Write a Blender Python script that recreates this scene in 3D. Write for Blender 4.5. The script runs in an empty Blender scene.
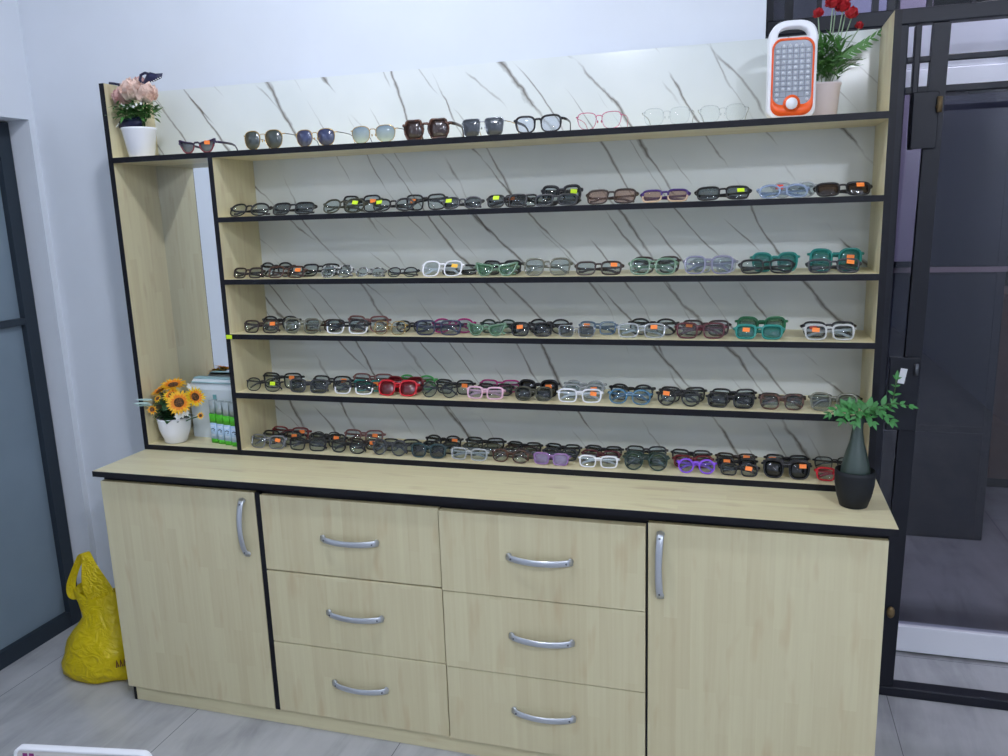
import bpy, bmesh, math, random
from mathutils import Vector, Matrix
rnd = random.Random(7)
H = 0.794                      # height of the worktop above the floor
PI = math.pi
scn = bpy.context.scene
COL = scn.collection

# ------------------------------------------------------------------ materials
def lin(c):
    c /= 255.0
    return c / 12.92 if c <= 0.04045 else ((c + 0.055) / 1.055) ** 2.4
def rgb(r, g, b): return (lin(r), lin(g), lin(b), 1.0)

class NT:
    def __init__(s, name):
        s.m = bpy.data.materials.new(name); s.m.use_nodes = True
        s.t = s.m.node_tree; s.t.nodes.clear()
        s.out = s.n('ShaderNodeOutputMaterial')
    def n(s, typ, **kw):
        nd = s.t.nodes.new(typ)
        for k, v in kw.items():
            if k in nd.inputs.keys(): nd.inputs[k].default_value = v
            else: setattr(nd, k, v)
        return nd
    def l(s, a, b): s.t.links.new(a, b)
    def math(s, op, a, b=None, clamp=False):
        nd = s.t.nodes.new('ShaderNodeMath'); nd.operation = op; nd.use_clamp = clamp
        for i, v in enumerate((a, b)):
            if v is None: continue
            if isinstance(v, (int, float)): nd.inputs[i].default_value = v
            else: s.l(v, nd.inputs[i])
        return nd.outputs[0]
    def mix(s, fac, a, b):
        nd = s.t.nodes.new('ShaderNodeMix'); nd.data_type = 'RGBA'
        for i, v in ((0, fac), (6, a), (7, b)):
            if isinstance(v, (int, float, tuple)): nd.inputs[i].default_value = v
            else: s.l(v, nd.inputs[i])
        return nd.outputs[2]
    def ramp(s, v, stops):
        nd = s.t.nodes.new('ShaderNodeValToRGB'); e = nd.color_ramp.elements
        while len(e) < len(stops): e.new(0.5)
        for q, (p, c) in zip(e, stops): q.position = p; q.color = c
        s.l(v, nd.inputs[0]); return nd.outputs[0]
    def bsdf(s, color=None, rough=0.5, metal=0.0, **kw):
        b = s.n('ShaderNodeBsdfPrincipled')
        b.inputs['Roughness'].default_value = rough; b.inputs['Metallic'].default_value = metal
        if color is not None:
            if isinstance(color, tuple): b.inputs['Base Color'].default_value = color
            else: s.l(color, b.inputs['Base Color'])
        for k, v in kw.items(): b.inputs[k.replace('_', ' ')].default_value = v
        return b
    def done(s, sh):
        s.l(sh.outputs[0] if hasattr(sh, 'outputs') else sh, s.out.inputs[0]); return s.m

MATS = {}
def flat(name, c, rough=0.45, metal=0.0, bump=0.0, vary=0.0, scale=40.0, **kw):
    """solid colour with a little procedural unevenness"""
    if name in MATS: return MATS[name]
    t = NT(name); col = rgb(*c)
    if vary > 0:
        nz = t.n('ShaderNodeTexNoise', Scale=scale, Detail=4.0)
        tc = t.n('ShaderNodeTexCoord'); t.l(tc.outputs['Object'], nz.inputs['Vector'])
        dark = tuple(x * (1 - vary) for x in col[:3]) + (1,)
        lite = tuple(min(1, x * (1 + vary)) for x in col[:3]) + (1,)
        col = t.ramp(nz.outputs[0], [(0.3, dark), (0.7, lite)])
    b = t.bsdf(col, rough, metal, **kw)
    if bump > 0:
        nz2 = t.n('ShaderNodeTexNoise', Scale=scale * 2, Detail=3.0)
        bp = t.n('ShaderNodeBump', Strength=bump, Distance=0.01)
        t.l(nz2.outputs[0], bp.inputs['Height']); t.l(bp.outputs[0], b.inputs['Normal'])
    MATS[name] = t.done(b); return MATS[name]

def clear(name, c, gloss=0.08, solid=0.0, rough=0.05, body=None):
    """thin see-through sheet: tinted transparency, some body colour, some gloss"""
    if name in MATS: return MATS[name]
    t = NT(name)
    tr = t.n('ShaderNodeBsdfTransparent', Color=rgb(*c))
    gl = t.n('ShaderNodeBsdfGlossy', Roughness=rough)
    base = tr
    if solid > 0:
        di = t.n('ShaderNodeBsdfPrincipled', Roughness=0.3); di.inputs['Base Color'].default_value = rgb(*(body or c))
        mx = t.n('ShaderNodeMixShader', Fac=solid); t.l(tr.outputs[0], mx.inputs[1]); t.l(di.outputs[0], mx.inputs[2]); base = mx
    m2 = t.n('ShaderNodeMixShader', Fac=gloss); t.l(base.outputs[0], m2.inputs[1]); t.l(gl.outputs[0], m2.inputs[2])
    MATS[name] = t.done(m2); return MATS[name]

def gradlens(name, top, bot, z0, z1, solid_top=0.9, solid_bot=0.35):
    t = NT(name)
    tc = t.n('ShaderNodeTexCoord'); sp = t.n('ShaderNodeSeparateXYZ'); t.l(tc.outputs['Object'], sp.inputs[0])
    f = t.math('DIVIDE', t.math('SUBTRACT', sp.outputs[2], z0), z1 - z0, True)
    col = t.mix(f, rgb(*bot), rgb(*top))
    tr = t.n('ShaderNodeBsdfTransparent'); t.l(col, tr.inputs[0])
    pb = t.bsdf(col, 0.08)
    mx = t.n('ShaderNodeMixShader'); t.l(t.math('ADD', t.math('MULTIPLY', f, solid_top - solid_bot), solid_bot), mx.inputs[0])
    t.l(tr.outputs[0], mx.inputs[1]); t.l(pb.outputs[0], mx.inputs[2])
    MATS[name] = t.done(mx); return MATS[name]

def wood(name, axes, c1=(217, 210, 172), c2=(199, 186, 148), gain=1.0):
    """light maple laminate: finger-jointed strips running along axes[0], laid side by side along axes[1]"""
    t = NT(name)
    tc = t.n('ShaderNodeTexCoord'); sp = t.n('ShaderNodeSeparateXYZ'); t.l(tc.outputs['Object'], sp.inputs[0])
    ix = 'xyz'.index
    cb = t.n('ShaderNodeCombineXYZ'); t.l(sp.outputs[ix(axes[0])], cb.inputs[0]); t.l(sp.outputs[ix(axes[1])], cb.inputs[1])
    br = t.n('ShaderNodeTexBrick', offset=0.37, squash=1.0)
    br.inputs['Scale'].default_value = 1.0; br.inputs['Mortar Size'].default_value = 0.0
    br.inputs['Brick Width'].default_value = 0.31; br.inputs['Row Height'].default_value = 0.033
    br.inputs['Color1'].default_value = (0, 0, 0, 1); br.inputs['Color2'].default_value = (1, 1, 1, 1)
    t.l(cb.outputs[0], br.inputs['Vector'])
    mp = t.n('ShaderNodeMapping'); mp.inputs['Scale'].default_value = (2.2, 75.0, 1.0); t.l(cb.outputs[0], mp.inputs[0])
    n1 = t.n('ShaderNodeTexNoise', Scale=1.0, Detail=5.0, Roughness=0.6); t.l(mp.outputs[0], n1.inputs['Vector'])
    mp2 = t.n('ShaderNodeMapping'); mp2.inputs['Scale'].default_value = (5.0, 22.0, 1.0); t.l(cb.outputs[0], mp2.inputs[0])
    n2 = t.n('ShaderNodeTexNoise', Scale=1.0, Detail=2.0); t.l(mp2.outputs[0], n2.inputs['Vector'])
    bw = t.n('ShaderNodeRGBToBW'); t.l(br.outputs[0], bw.inputs[0])
    f = t.math('ADD', t.math('MULTIPLY', bw.outputs[0], 0.42), t.math('SUBTRACT', t.math('MULTIPLY', n1.outputs[0], 1.0), 0.22))
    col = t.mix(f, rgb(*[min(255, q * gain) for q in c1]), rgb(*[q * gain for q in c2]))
    knots = t.ramp(n2.outputs[0], [(0.0, (0, 0, 0, 1)), (0.58, (0, 0, 0, 1)), (0.76, (1, 1, 1, 1))])
    kf = t.n('ShaderNodeRGBToBW'); t.l(knots, kf.inputs[0])
    col = t.mix(t.math('MULTIPLY', kf.outputs[0], 0.5), col, rgb(182, 156, 116))
    MATS[name] = t.done(t.bsdf(col, 0.38)); return MATS[name]

def marble(name):
    t = NT(name)
    tc = t.n('ShaderNodeTexCoord'); sp = t.n('ShaderNodeSeparateXYZ'); t.l(tc.outputs['Object'], sp.inputs[0])
    x, z = sp.outputs[0], sp.outputs[2]
    u = t.math('ADD', t.math('MULTIPLY', x, 0.80), t.math('MULTIPLY', z, 0.60))
    v = t.math('SUBTRACT', t.math('MULTIPLY', x, 0.60), t.math('MULTIPLY', z, 0.80))
    def vec(su, sv, off):
        c = t.n('ShaderNodeCombineXYZ'); t.l(t.math('MULTIPLY', u, su), c.inputs[0]); t.l(t.math('MULTIPLY', v, sv), c.inputs[1]); c.inputs[2].default_value = off
        return c.outputs[0]
    def veins(k, amp, off, w0, w1, msu, msv, lo):
        n = t.n('ShaderNodeTexNoise', Scale=1.0, Detail=1.0); t.l(vec(2.2, 1.3, off), n.inputs['Vector'])
        j = t.n('ShaderNodeTexNoise', Scale=1.0, Detail=3.0); t.l(vec(26.0, 14.0, off + 3.1), j.inputs['Vector'])
        ph = t.math('ADD', t.math('MULTIPLY', u, k), t.math('ADD', t.math('MULTIPLY', n.outputs[0], amp), t.math('MULTIPLY', j.outputs[0], 0.16)))
        d = t.math('ABSOLUTE', t.math('SUBTRACT', t.math('FRACT', ph), 0.5))
        m = t.n('ShaderNodeTexNoise', Scale=1.0, Detail=2.0); t.l(vec(msu, msv, off + 9.3), m.inputs['Vector'])
        mm = t.math('MULTIPLY', t.math('SUBTRACT', m.outputs[0], lo), 4.0, True)
        w = t.math('ADD', t.math('MULTIPLY', mm, w1), w0)
        return t.math('MULTIPLY', t.math('SUBTRACT', 1.0, t.math('DIVIDE', d, w), True), t.math('MULTIPLY', mm, 2.2, True))
    v1 = veins(6.2, 2.2, 1.7, 0.016, 0.038, 7.0, 3.0, 0.43)
    v2 = veins(11.0, 3.0, 6.1, 0.020, 0.045, 8.0, 3.6, 0.49)
    f = t.math('ADD', t.math('MULTIPLY', v1, 0.95), t.math('MULTIPLY', v2, 0.85), True)
    cl = t.n('ShaderNodeTexNoise', Scale=3.0, Detail=3.0); t.l(tc.outputs['Object'], cl.inputs['Vector'])
    base = t.ramp(cl.outputs[0], [(0.3, rgb(218, 224, 222)), (0.7, rgb(232, 236, 234))])
    col = t.mix(f, base, rgb(112, 107, 98))
    MATS[name] = t.done(t.bsdf(col, 0.12, Specular_IOR_Level=0.5)); return MATS[name]

def tiles(name):
    t = NT(name)
    tc = t.n('ShaderNodeTexCoord'); mp = t.n('ShaderNodeMapping'); t.l(tc.outputs['Object'], mp.inputs[0])
    mp.inputs['Location'].default_value = (-0.25, -0.86, 0)
    br = t.n('ShaderNodeTexBrick', offset=0.0, squash=1.0)
    for k, vv in (('Scale', 1.0), ('Mortar Size', 0.0013), ('Mortar Smooth', 0.3), ('Brick Width', 0.7), ('Row Height', 1.4)): br.inputs[k].default_value = vv
    t.l(mp.outputs[0], br.inputs['Vector'])
    mp2 = t.n('ShaderNodeMapping'); mp2.inputs['Rotation'].default_value = (0, 0, 0.9); mp2.inputs['Scale'].default_value = (9, 1.6, 1); t.l(tc.outputs['Object'], mp2.inputs[0])
    n1 = t.n('ShaderNodeTexNoise', Scale=1.0, Detail=6.0, Roughness=0.6, Distortion=0.8); t.l(mp2.outputs[0], n1.inputs['Vector'])
    n2 = t.n('ShaderNodeTexNoise', Scale=5.0, Detail=4.0); t.l(tc.outputs['Object'], n2.inputs['Vector'])
    a = t.math('ADD', t.math('MULTIPLY', n1.outputs[0], 0.6), t.math('MULTIPLY', n2.outputs[0], 0.4))
    base = t.ramp(a, [(0.33, rgb(152, 154, 156)), (0.52, rgb(180, 181, 183)), (0.7, rgb(192, 193, 194))])
    col = t.mix(br.outputs['Fac'], base, rgb(104, 106, 110))
    MATS[name] = t.done(t.bsdf(col, 0.22, Specular_IOR_Level=0.5)); return MATS[name]

def spotted(name, a, b, scale, lo, hi, rough=0.3, alpha=1.0):
    t = NT(name)
    tc = t.n('ShaderNodeTexCoord'); n = t.n('ShaderNodeTexNoise', Scale=scale, Detail=2.0); t.l(tc.outputs['Object'], n.inputs['Vector'])
    col = t.ramp(n.outputs[0], [(lo, rgb(*a)), (hi, rgb(*b))])
    bb = t.bsdf(col, rough)
    if alpha < 1:
        tr = t.n('ShaderNodeBsdfTransparent'); mx = t.n('ShaderNodeMixShader', Fac=alpha); t.l(tr.outputs[0], mx.inputs[1]); t.l(bb.outputs[0], mx.inputs[2]); bb = mx
    MATS[name] = t.done(bb); return MATS[name]

def emit(name, c, s):
    t = NT(name); e = t.n('ShaderNodeEmission', Color=rgb(*c), Strength=s); MATS[name] = t.done(e); return MATS[name]

wood('maple_vertical_dim', 'zx', gain=0.965); wood('maple_side', 'zy', gain=1.03); wood('maple_flat_lit', 'xy', gain=1.09); wood('maple_band', 'xz')  # one laminate: level faces coloured lighter, upright fronts darker, imitating how light falls
marble('marble_board'); tiles('floor_tile')
flat('black_edge', (10, 11, 20), 0.45, Specular_IOR_Level=0.3); flat('wall_paint', (220, 225, 232), 0.75, bump=0.04, vary=0.015, scale=6)
flat('ceiling_paint', (225, 228, 230), 0.8); flat('gate_steel', (18, 21, 32), 0.45, vary=0.08, scale=12, Specular_IOR_Level=0.35)
flat('aluminium', (196, 200, 206), 0.28, 0.85); flat('screw_grey', (96, 100, 106), 0.4, 0.6)
flat('white_aluminium', (238, 240, 247), 0.4); flat('door_frame_grey', (40, 50, 60), 0.5, Specular_IOR_Level=0.35)
flat('door_panel_grey', (122, 138, 150), 0.3, vary=0.05, scale=5)
flat('white_plastic', (238, 239, 242), 0.3); flat('white_ceramic', (240, 241, 246), 0.25)
flat('orange_plastic', (240, 92, 28), 0.35); flat('brass', (128, 108, 76), 0.5, 0.6)
flat('leaf_green', (84, 136, 66), 0.5, vary=0.3, scale=30); flat('leaf_dark', (44, 84, 48), 0.5, vary=0.25, scale=30)
flat('leaf_fern', (62, 124, 62), 0.5, vary=0.25, scale=30)
flat('leaf_pale', (178, 204, 196), 0.5, vary=0.1); flat('stem_green', (58, 88, 46), 0.6)
flat('peony_pink', (236, 206, 190), 0.7, vary=0.08, scale=25); flat('peony_rose', (206, 164, 156), 0.7, vary=0.1, scale=25)
flat('carnation_red', (176, 24, 34), 0.6, vary=0.25, scale=60); flat('white_petal', (236, 236, 228), 0.6)
flat('sun_petal', (248, 186, 26), 0.55, vary=0.15, scale=40); flat('sun_petal_orange', (236, 136, 28), 0.55, vary=0.15, scale=40)
flat('sun_petal_lemon', (244, 206, 40), 0.55, vary=0.1, scale=40)
spotted('sun_center', (40, 26, 14), (120, 78, 34), 260, 0.4, 0.65, 0.8)
flat('navy_ribbon', (22, 24, 62), 0.5); flat('soil_brown', (52, 44, 36), 0.9)
flat('planter_black', (26, 29, 33), 0.6, Specular_IOR_Level=0.3); clear('vase_glass', (96, 112, 104), 0.05, 0.72, 0.15, (62, 78, 70))
flat('orange_sticker', (255, 138, 56), 0.55); flat('lime_sticker', (208, 240, 30), 0.55); flat('yellow_sticker', (250, 190, 40), 0.55); flat('red_sticker', (226, 62, 36), 0.55)
clear('glass_pane', (222, 223, 230), 0.045, 0.0, 0.02)
flat('mirror_silver', (236, 240, 242), 0.02, 1.0)

# ------------------------------------------------------------------ mesh helpers
class MB:
    """collects shapes and links them as ONE mesh object"""
    def __init__(s): s.bm = bmesh.new(); s.mi = 0
    def _f(s, vs):
        try:
            f = s.bm.faces.new(vs); f.material_index = s.mi; f.smooth = True; return f
        except ValueError: return None
    def box(s, x0, x1, y0, y1, z0, z1, bev=0.0):
        b = bmesh.new()
        bmesh.ops.create_cube(b, size=1.0, matrix=Matrix.Translation(((x0 + x1) / 2, (y0 + y1) / 2, (z0 + z1) / 2)) @ Matrix.Diagonal((x1 - x0, y1 - y0, z1 - z0, 1)))
        if bev > 0: bmesh.ops.bevel(b, geom=list(b.edges), offset=bev, segments=2, profile=0.5, affect='EDGES')
        s.merge(b, smooth=False); return s
    def merge(s, b, M=None, smooth=True):
        mp = {}
        for v in b.verts: mp[v] = s.bm.verts.new(M @ v.co if M else v.co)
        for f in b.faces:
            g = s._f([mp[v] for v in f.verts])
            if g: g.smooth = smooth
        b.free(); return s
    def tube(s, pts, r, n=8, closed=False, up=None, cap=True):
        """r: radius, list of radii, or (side, up) half sizes / list of them; the up axis is kept near `up`"""
        pts = [Vector(p) for p in pts]; N = len(pts); rings = []
        ref = Vector(up) if up else None; prev = None
        for i, p in enumerate(pts):
            a = pts[(i - 1) % N] if (closed or i > 0) else p; b = pts[(i + 1) % N] if (closed or i < N - 1) else p
            t = (b - a); t = t.normalized() if t.length > 1e-9 else Vector((0, 0, 1))
            if ref is not None: sd = t.cross(ref)
            elif prev is not None: sd = t.cross(prev.cross(t))
            else: sd = t.cross(Vector((0, 0, 1)) if abs(t.z) < 0.9 else Vector((0, 1, 0)))
            if sd.length < 1e-6: sd = t.orthogonal()
            sd.normalize(); uu = sd.cross(t).normalized(); prev = sd
            rr = r[i] if isinstance(r, list) else r
            ra, rb = rr if isinstance(rr, tuple) else (rr, rr)
            rings.append([s.bm.verts.new(p + sd * (ra * math.cos(2 * PI * k / n + PI / n)) + uu * (rb * math.sin(2 * PI * k / n + PI / n))) for k in range(n)])
        for i in range(N if closed else N - 1):
            A, B = rings[i], rings[(i + 1) % N]
            for k in range(n): s._f([A[k], A[(k + 1) % n], B[(k + 1) % n], B[k]])
        if cap and not closed: s._f(rings[0][::-1]); s._f(rings[-1])
        return s
    def lathe(s, prof, c=(0, 0, 0), n=28, sx=1.0, sy=1.0, cap0=True, cap1=True):
        rings = [[s.bm.verts.new((c[0] + sx * r * math.cos(2 * PI * k / n), c[1] + sy * r * math.sin(2 * PI * k / n), c[2] + z)) for k in range(n)] for r, z in prof]
        for A, B in zip(rings, rings[1:]):
            for k in range(n): s._f([A[k], A[(k + 1) % n], B[(k + 1) % n], B[k]])
        if cap0: s._f(rings[0][::-1])
        if cap1: s._f(rings[-1])
        return s
    def prism(s, outl, y0, y1, smooth=False):
        """outline [(x,z)] counter-clockwise, extruded from y0 (front) to y1"""
        A = [s.bm.verts.new((x, y0, z)) for x, z in outl]; B = [s.bm.verts.new((x, y1, z)) for x, z in outl]
        n = len(outl)
        for k in range(n):
            f = s._f([A[k], B[k], B[(k + 1) % n], A[(k + 1) % n]])
            if f: f.smooth = smooth
        for f in (s._f(A), s._f(B[::-1])):
            if f: f.smooth = False
        return s
    def ball(s, c, r, sub=2, sc=(1, 1, 1), rot=None, jitter=0.0, rn=None):
        b = bmesh.new(); bmesh.ops.create_icosphere(b, subdivisions=sub, radius=1.0)
        for v in b.verts:
            k = 1 + (jitter * (rn or rnd).uniform(-1, 1) if jitter else 0)
            v.co = Vector((v.co.x * sc[0], v.co.y * sc[1], v.co.z * sc[2])) * r * k
        M = Matrix.Translation(c)
        if rot is not None: M = M @ rot.to_4x4()
        return s.merge(b, M)
    def leaf(s, p, d, L, W, nrm=(0, 0, 1), droop=0.3, seg=4, fold=0.15):
        """a pointed leaf from p along d, bending by droop against nrm"""
        p = Vector(p); d = Vector(d).normalized(); nr = Vector(nrm); sd = d.cross(nr)
        if sd.length < 1e-4: sd = d.orthogonal()
        sd.normalize(); nr = sd.cross(d).normalized()
        rows = []
        for i in range(seg + 1):
            t = i / seg; w = W * 0.5 * math.sin(PI * min(1, 0.08 + 0.92 * t ** 0.8)) if i < seg else 0.0
            c = p + d * (L * t) - nr * (droop * L * t * t)
            if i == seg: rows.append([s.bm.verts.new(c)])
            else: rows.append([s.bm.verts.new(c - sd * w + nr * (fold * w)), s.bm.verts.new(c), s.bm.verts.new(c + sd * w + nr * (fold * w))])
        for A, B in zip(rows, rows[1:]):
            if len(B) == 3:
                s._f([A[0], A[1], B[1], B[0]]); s._f([A[1], A[2], B[2], B[1]])
            else:
                s._f([A[0], A[1], B[0]]); s._f([A[1], A[2], B[0]])
        return s
    def ribbon(s, pts, wv, th=0.0008):
        """a thin strip along pts, half-width vectors wv (one or per point)"""
        A, B = [], []
        for i, p in enumerate(pts):
            w = Vector(wv[i] if isinstance(wv, list) else wv); p = Vector(p)
            A.append(s.bm.verts.new(p - w)); B.append(s.bm.verts.new(p + w))
        for i in range(len(pts) - 1): s._f([A[i], A[i + 1], B[i + 1], B[i]])
        return s
    def clamp(s, x0=-9, x1=9, y0=-9, y1=9, z0=-9):
        for v in s.bm.verts: v.co = Vector((min(max(v.co.x, x0), x1), min(max(v.co.y, y0), y1), max(v.co.z, z0)))
        return s
    def build(s, name, mat, parent=None, loc=None, normals=True):
        if normals: bmesh.ops.recalc_face_normals(s.bm, faces=s.bm.faces[:])
        me = bpy.data.meshes.new(name); s.bm.to_mesh(me); s.bm.free()
        for m in (mat if isinstance(mat, (list, tuple)) else [mat]): me.materials.append(MATS[m] if isinstance(m, str) else m)
        o = bpy.data.objects.new(name, me); COL.objects.link(o)
        if parent is not None: o.parent = parent
        if loc is not None: o.location = loc
        return o

def thing(name, label, cat, loc=(0, 0, 0), rot=(0, 0, 0), group=None):
    o = bpy.data.objects.new(name, None); COL.objects.link(o); o.empty_display_size = 0.05
    o.location = loc; o.rotation_euler = rot; o['label'] = label; o['category'] = cat
    if group: o['group'] = group
    return o
def tag(o, label, cat, group=None):
    o['label'] = label; o['category'] = cat
    if group: o['group'] = group
    return o
def struct(o, label=None, cat=None):
    o['kind'] = 'structure'
    if label: o['label'] = label
    if cat: o['category'] = cat
    return o
def rounded(x0, x1, z0, z1, r, n=6):
    pts = []
    for cx, cz, a in ((x1 - r, z0 + r, -PI / 2), (x1 - r, z1 - r, 0), (x0 + r, z1 - r, PI / 2), (x0 + r, z0 + r, PI)):
        for i in range(n + 1):
            t = a + PI / 2 * i / n; pts.append((cx + r * math.cos(t), cz + r * math.sin(t)))
    return pts
emit('lamp_glow', (234, 240, 255), 285.0); emit('lamp_glow_mid', (234, 240, 255), 225.0); emit('lamp_glow_far', (234, 240, 255), 125.0); emit('lamp_glow_outside', (244, 236, 240), 120.0); emit('fill_glow_porch', (232, 230, 255), 125.0)

# ------------------------------------------------------------------ the room
struct(MB().box(-1.2, 4.2, -8.1, 6.2, -0.05, 0.0).build('floor', 'floor_tile'), 'grey marbled floor tiles with thin dark joints', 'floor')
struct(MB().box(-0.75, 3.75, -8.0, 0.66, 2.83, 2.90).build('ceiling', 'ceiling_paint'), 'white ceiling over the shop', 'ceiling')
m = MB(); m.box(-0.75, 1.925, 0.45, 0.66, 0, 2.95); m.box(1.925, 3.75, 0.56, 0.66, H + 1.62, 2.95)
struct(m.build('wall_back', 'wall_paint'), 'white painted wall behind the display shelf', 'wall')
m = MB(); m.box(-0.75, -0.50, -8.0, -0.45, 0, 2.95); m.box(-0.75, -0.50, -0.45, 0.45, H + 1.095, 2.95); m.box(-0.75, -0.50, 0.425, 0.45, 0, H + 1.095)
m.box(-0.80, -0.70, -0.45, 0.425, 0, H + 1.095)
struct(m.build('wall_left', 'wall_paint'), 'white painted wall around the grey door', 'wall')
struct(MB().box(3.6, 3.75, -8.0, 0.66, 0, 2.95).build('wall_right', 'wall_paint'), 'white painted wall beyond the gate', 'wall')
struct(MB().box(-0.75, 3.75, -8.1, -7.95, 0, 2.95).build('wall_front', 'wall_paint'), 'white painted wall facing the display shelf', 'wall')

# grey door in the left wall
m = MB(); xf, xb = -0.585, -0.64; y0, y1, zt = -0.44, 0.42, H + 1.09
m.box(xb, xf, y1 - 0.052, y1, 0, zt, 0.002); m.box(xb, xf, y0, y0 + 0.052, 0, zt, 0.002)
for a, b in ((0.0, 0.06), (H + 0.388, H + 0.412), (zt - 0.05, zt)): m.box(xb, xf - 0.001, y0 + 0.052, y1 - 0.052, a, b, 0.002)
dr = struct(m.build('door_1', 'door_frame_grey'), 'grey panelled door in a dark frame left of the display shelf', 'door')
for a, b in ((0.06, H + 0.388), (H + 0.412, zt - 0.05)):
    MB().box(-0.63, -0.608, y0 + 0.052, y1 - 0.052, a, b).build('door_panel', 'door_panel_grey', dr)

# round ceiling lamps of the shop; the one behind the viewpoint is added fill
for x, y, s, mt, lab in ((0.95, -0.58, 0.070, 'lamp_glow', 'round white ceiling lamp nearest the display shelf'), (3.00, -2.38, 0.15, 'lamp_glow_mid', 'round white ceiling lamp right of the viewpoint'),
                    (1.00, -3.50, 0.13, 'lamp_glow_far', 'added unseen fill lamp on the ceiling behind the viewpoint'), (2.85, -6.30, 0.15, 'lamp_glow_far', 'round white ceiling lamp at the far end of the shop')):
    t = thing('ceiling_light', lab, 'lamp', (x, y, 2.83))
    MB().lathe([(s * 1.1, 0), (s * 1.15, -0.02), (s * 1.0, -0.03)], n=32).build('lamp_base', 'white_plastic', t)
    MB().lathe([(s, -0.03), (s * 0.98, -0.05), (s * 0.75, -0.075), (s * 0.3, -0.088), (0.001, -0.09)], n=32, cap0=True).build('lamp_shade', mt, t)

# ------------------------------------------------------------------ steel gate, glass door and the dark passage beyond
gt = thing('metal_gate', 'dark steel security gate right of the display shelf', 'gate', (0, 0, 0))
GS = 'gate_steel'
gf = MB(); gf.box(1.928, 3.58, 0.60, 0.645, H + 1.186, H + 1.226, 0.003); gf.box(2.262, 2.292, 0.60, 0.645, 0, H + 1.186, 0.003); gf.box(1.928, 1.946, 0.60, 0.645, H + 1.226, H + 1.62)
gf.box(2.262, 3.58, 0.60, 0.65, 0, 0.032, 0.003)
gf.build('gate_frame', GS, gt)
MB().box(2.309, 2.325, 0.603, 0.63, H + 0.862, H + 1.183, 0.003).build('upright', GS, gt)
MB().prism([(2.320, 0.034), (2.366, 0.034), (2.394, H + 1.183), (2.352, H + 1.183)], 0.603, 0.63).build('stile', GS, gt)
for z0, z1 in ((H + 1.088, H + 1.103), (H + 1.008, H + 1.026)):
    m = MB(); m.box(2.292, 2.360, 0.606, 0.624, z0, z1, 0.002); m.box(2.388, 3.58, 0.606, 0.624, z0, z1, 0.002); m.build('rail', GS, gt)
MB().box(2.312, 2.376, 0.592, 0.602, H + 0.862, H + 1.01, 0.002).build('lock_plate', GS, gt)
MB().box(2.296, 2.376, 0.592, 0.602, H + 0.07, H + 0.285, 0.002).build('lock_plate', GS, gt)
m = MB(); m.tube([(2.376, 0.585, H + 0.955), (2.376, 0.585, H + 0.995)], 0.007, 10); m.tube([(2.368, 0.588, H + 0.97), (2.384, 0.588, H + 0.97)], 0.004, 8); m.build('latch', 'brass', gt)
m = MB(); m.ball((2.345, 0.600, H - 0.51), 0.02, 2, (0.6, 0.35, 1)); m.build('latch', 'brass', gt)
MB().tube([(2.366, 0.588, H + 0.235), (2.366, 0.588, H + 0.268)], 0.006, 10).build('key_barrel', 'screw_grey', gt)
pt = MB().prism([(-0.009, -0.022), (0.009, -0.022), (0.009, 0.022), (-0.009, 0.022)], -0.001, 0.001).build('paper_tag', 'white_plastic'); pt.location = (2.331, 0.588, H + 0.232); pt.rotation_euler = (0, 0.16, 0)
tag(pt, 'small white paper tag on the gate lock', 'tag')

# transom panes above the gate bar
w = MB()
for x0, x1 in ((1.976, 1.998), (2.060, 2.072), (2.200, 2.216), (2.238, 2.256), (2.335, 2.347), (2.44, 2.452), (2.70, 2.712)): w.box(x0, x1, 0.612, 0.634, H + 1.226, H + 1.62)
w.box(1.946, 3.58, 0.61, 0.636, H + 1.60, H + 1.62)
wf = struct(w.build('window_1', GS), 'dark barred transom above the gate bar', 'window')
MB().box(1.946, 3.58, 0.622, 0.626, H + 1.226, H + 1.60).build('window_pane', 'glass_pane', wf)

# white aluminium sliding door behind the gate
m = MB(); m.box(1.95, 3.58, 0.87, 0.91, H + 1.053, H + 1.105, 0.003); m.box(1.95, 3.58, 0.874, 0.906, H + 1.105, H + 1.236, 0.003); m.box(1.95, 3.58, 0.87, 0.91, 0.012, 0.105, 0.003)
m.box(2.60, 2.625, 0.866, 0.912, H + 1.12, H + 1.236)
d2 = struct(m.build('door_2', 'white_aluminium'), 'white framed glass sliding door behind the steel gate', 'door')
MB().box(1.95, 3.58, 0.886, 0.892, 0.105, H + 1.053).build('door_pane', 'glass_pane', d2)
MB().box(1.95, 3.58, 0.90, 0.915, 0.0, 0.012).build('door_track', 'door_frame_grey', d2)

# passage walls and what stands in it
flat('navy_wall', (30, 32, 46), 0.6); flat('navy_cabinet', (13, 18, 36), 0.3, vary=0.1, scale=4); flat('strip_grey', (150, 132, 136), 0.4); flat('brown_board', (92, 62, 48), 0.5, vary=0.12, scale=8); flat('lilac_post', (192, 190, 214), 0.5)
struct(MB().box(1.4, 5.2, 5.9, 6.05, 0, 2.9).build('wall_outside', 'navy_wall'), 'dark blue far wall of the passage', 'wall')
struct(MB().box(1.60, 1.66, 0.66, 6.0, 0, 2.9).build('wall_passage', 'navy_wall'), 'dark side wall of the passage', 'wall')
struct(MB().box(1.4, 5.2, 0.95, 6.0, 2.9, 2.95).build('ceiling_outside', 'navy_wall'), 'dark ceiling of the passage', 'ceiling')
t = thing('tall_cupboard', 'dark blue cupboard seen through the glass door', 'cupboard', (2.62, 2.15, 0))
MB().box(-0.30, 0.32, -0.18, 0.2, 0.0, H + 1.14, 0.004).build('body', 'navy_cabinet', t)
MB().box(-0.30, 0.32, -0.2, -0.18, H + 0.415, H + 0.436).build('mid_rail', 'strip_grey', t)
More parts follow.
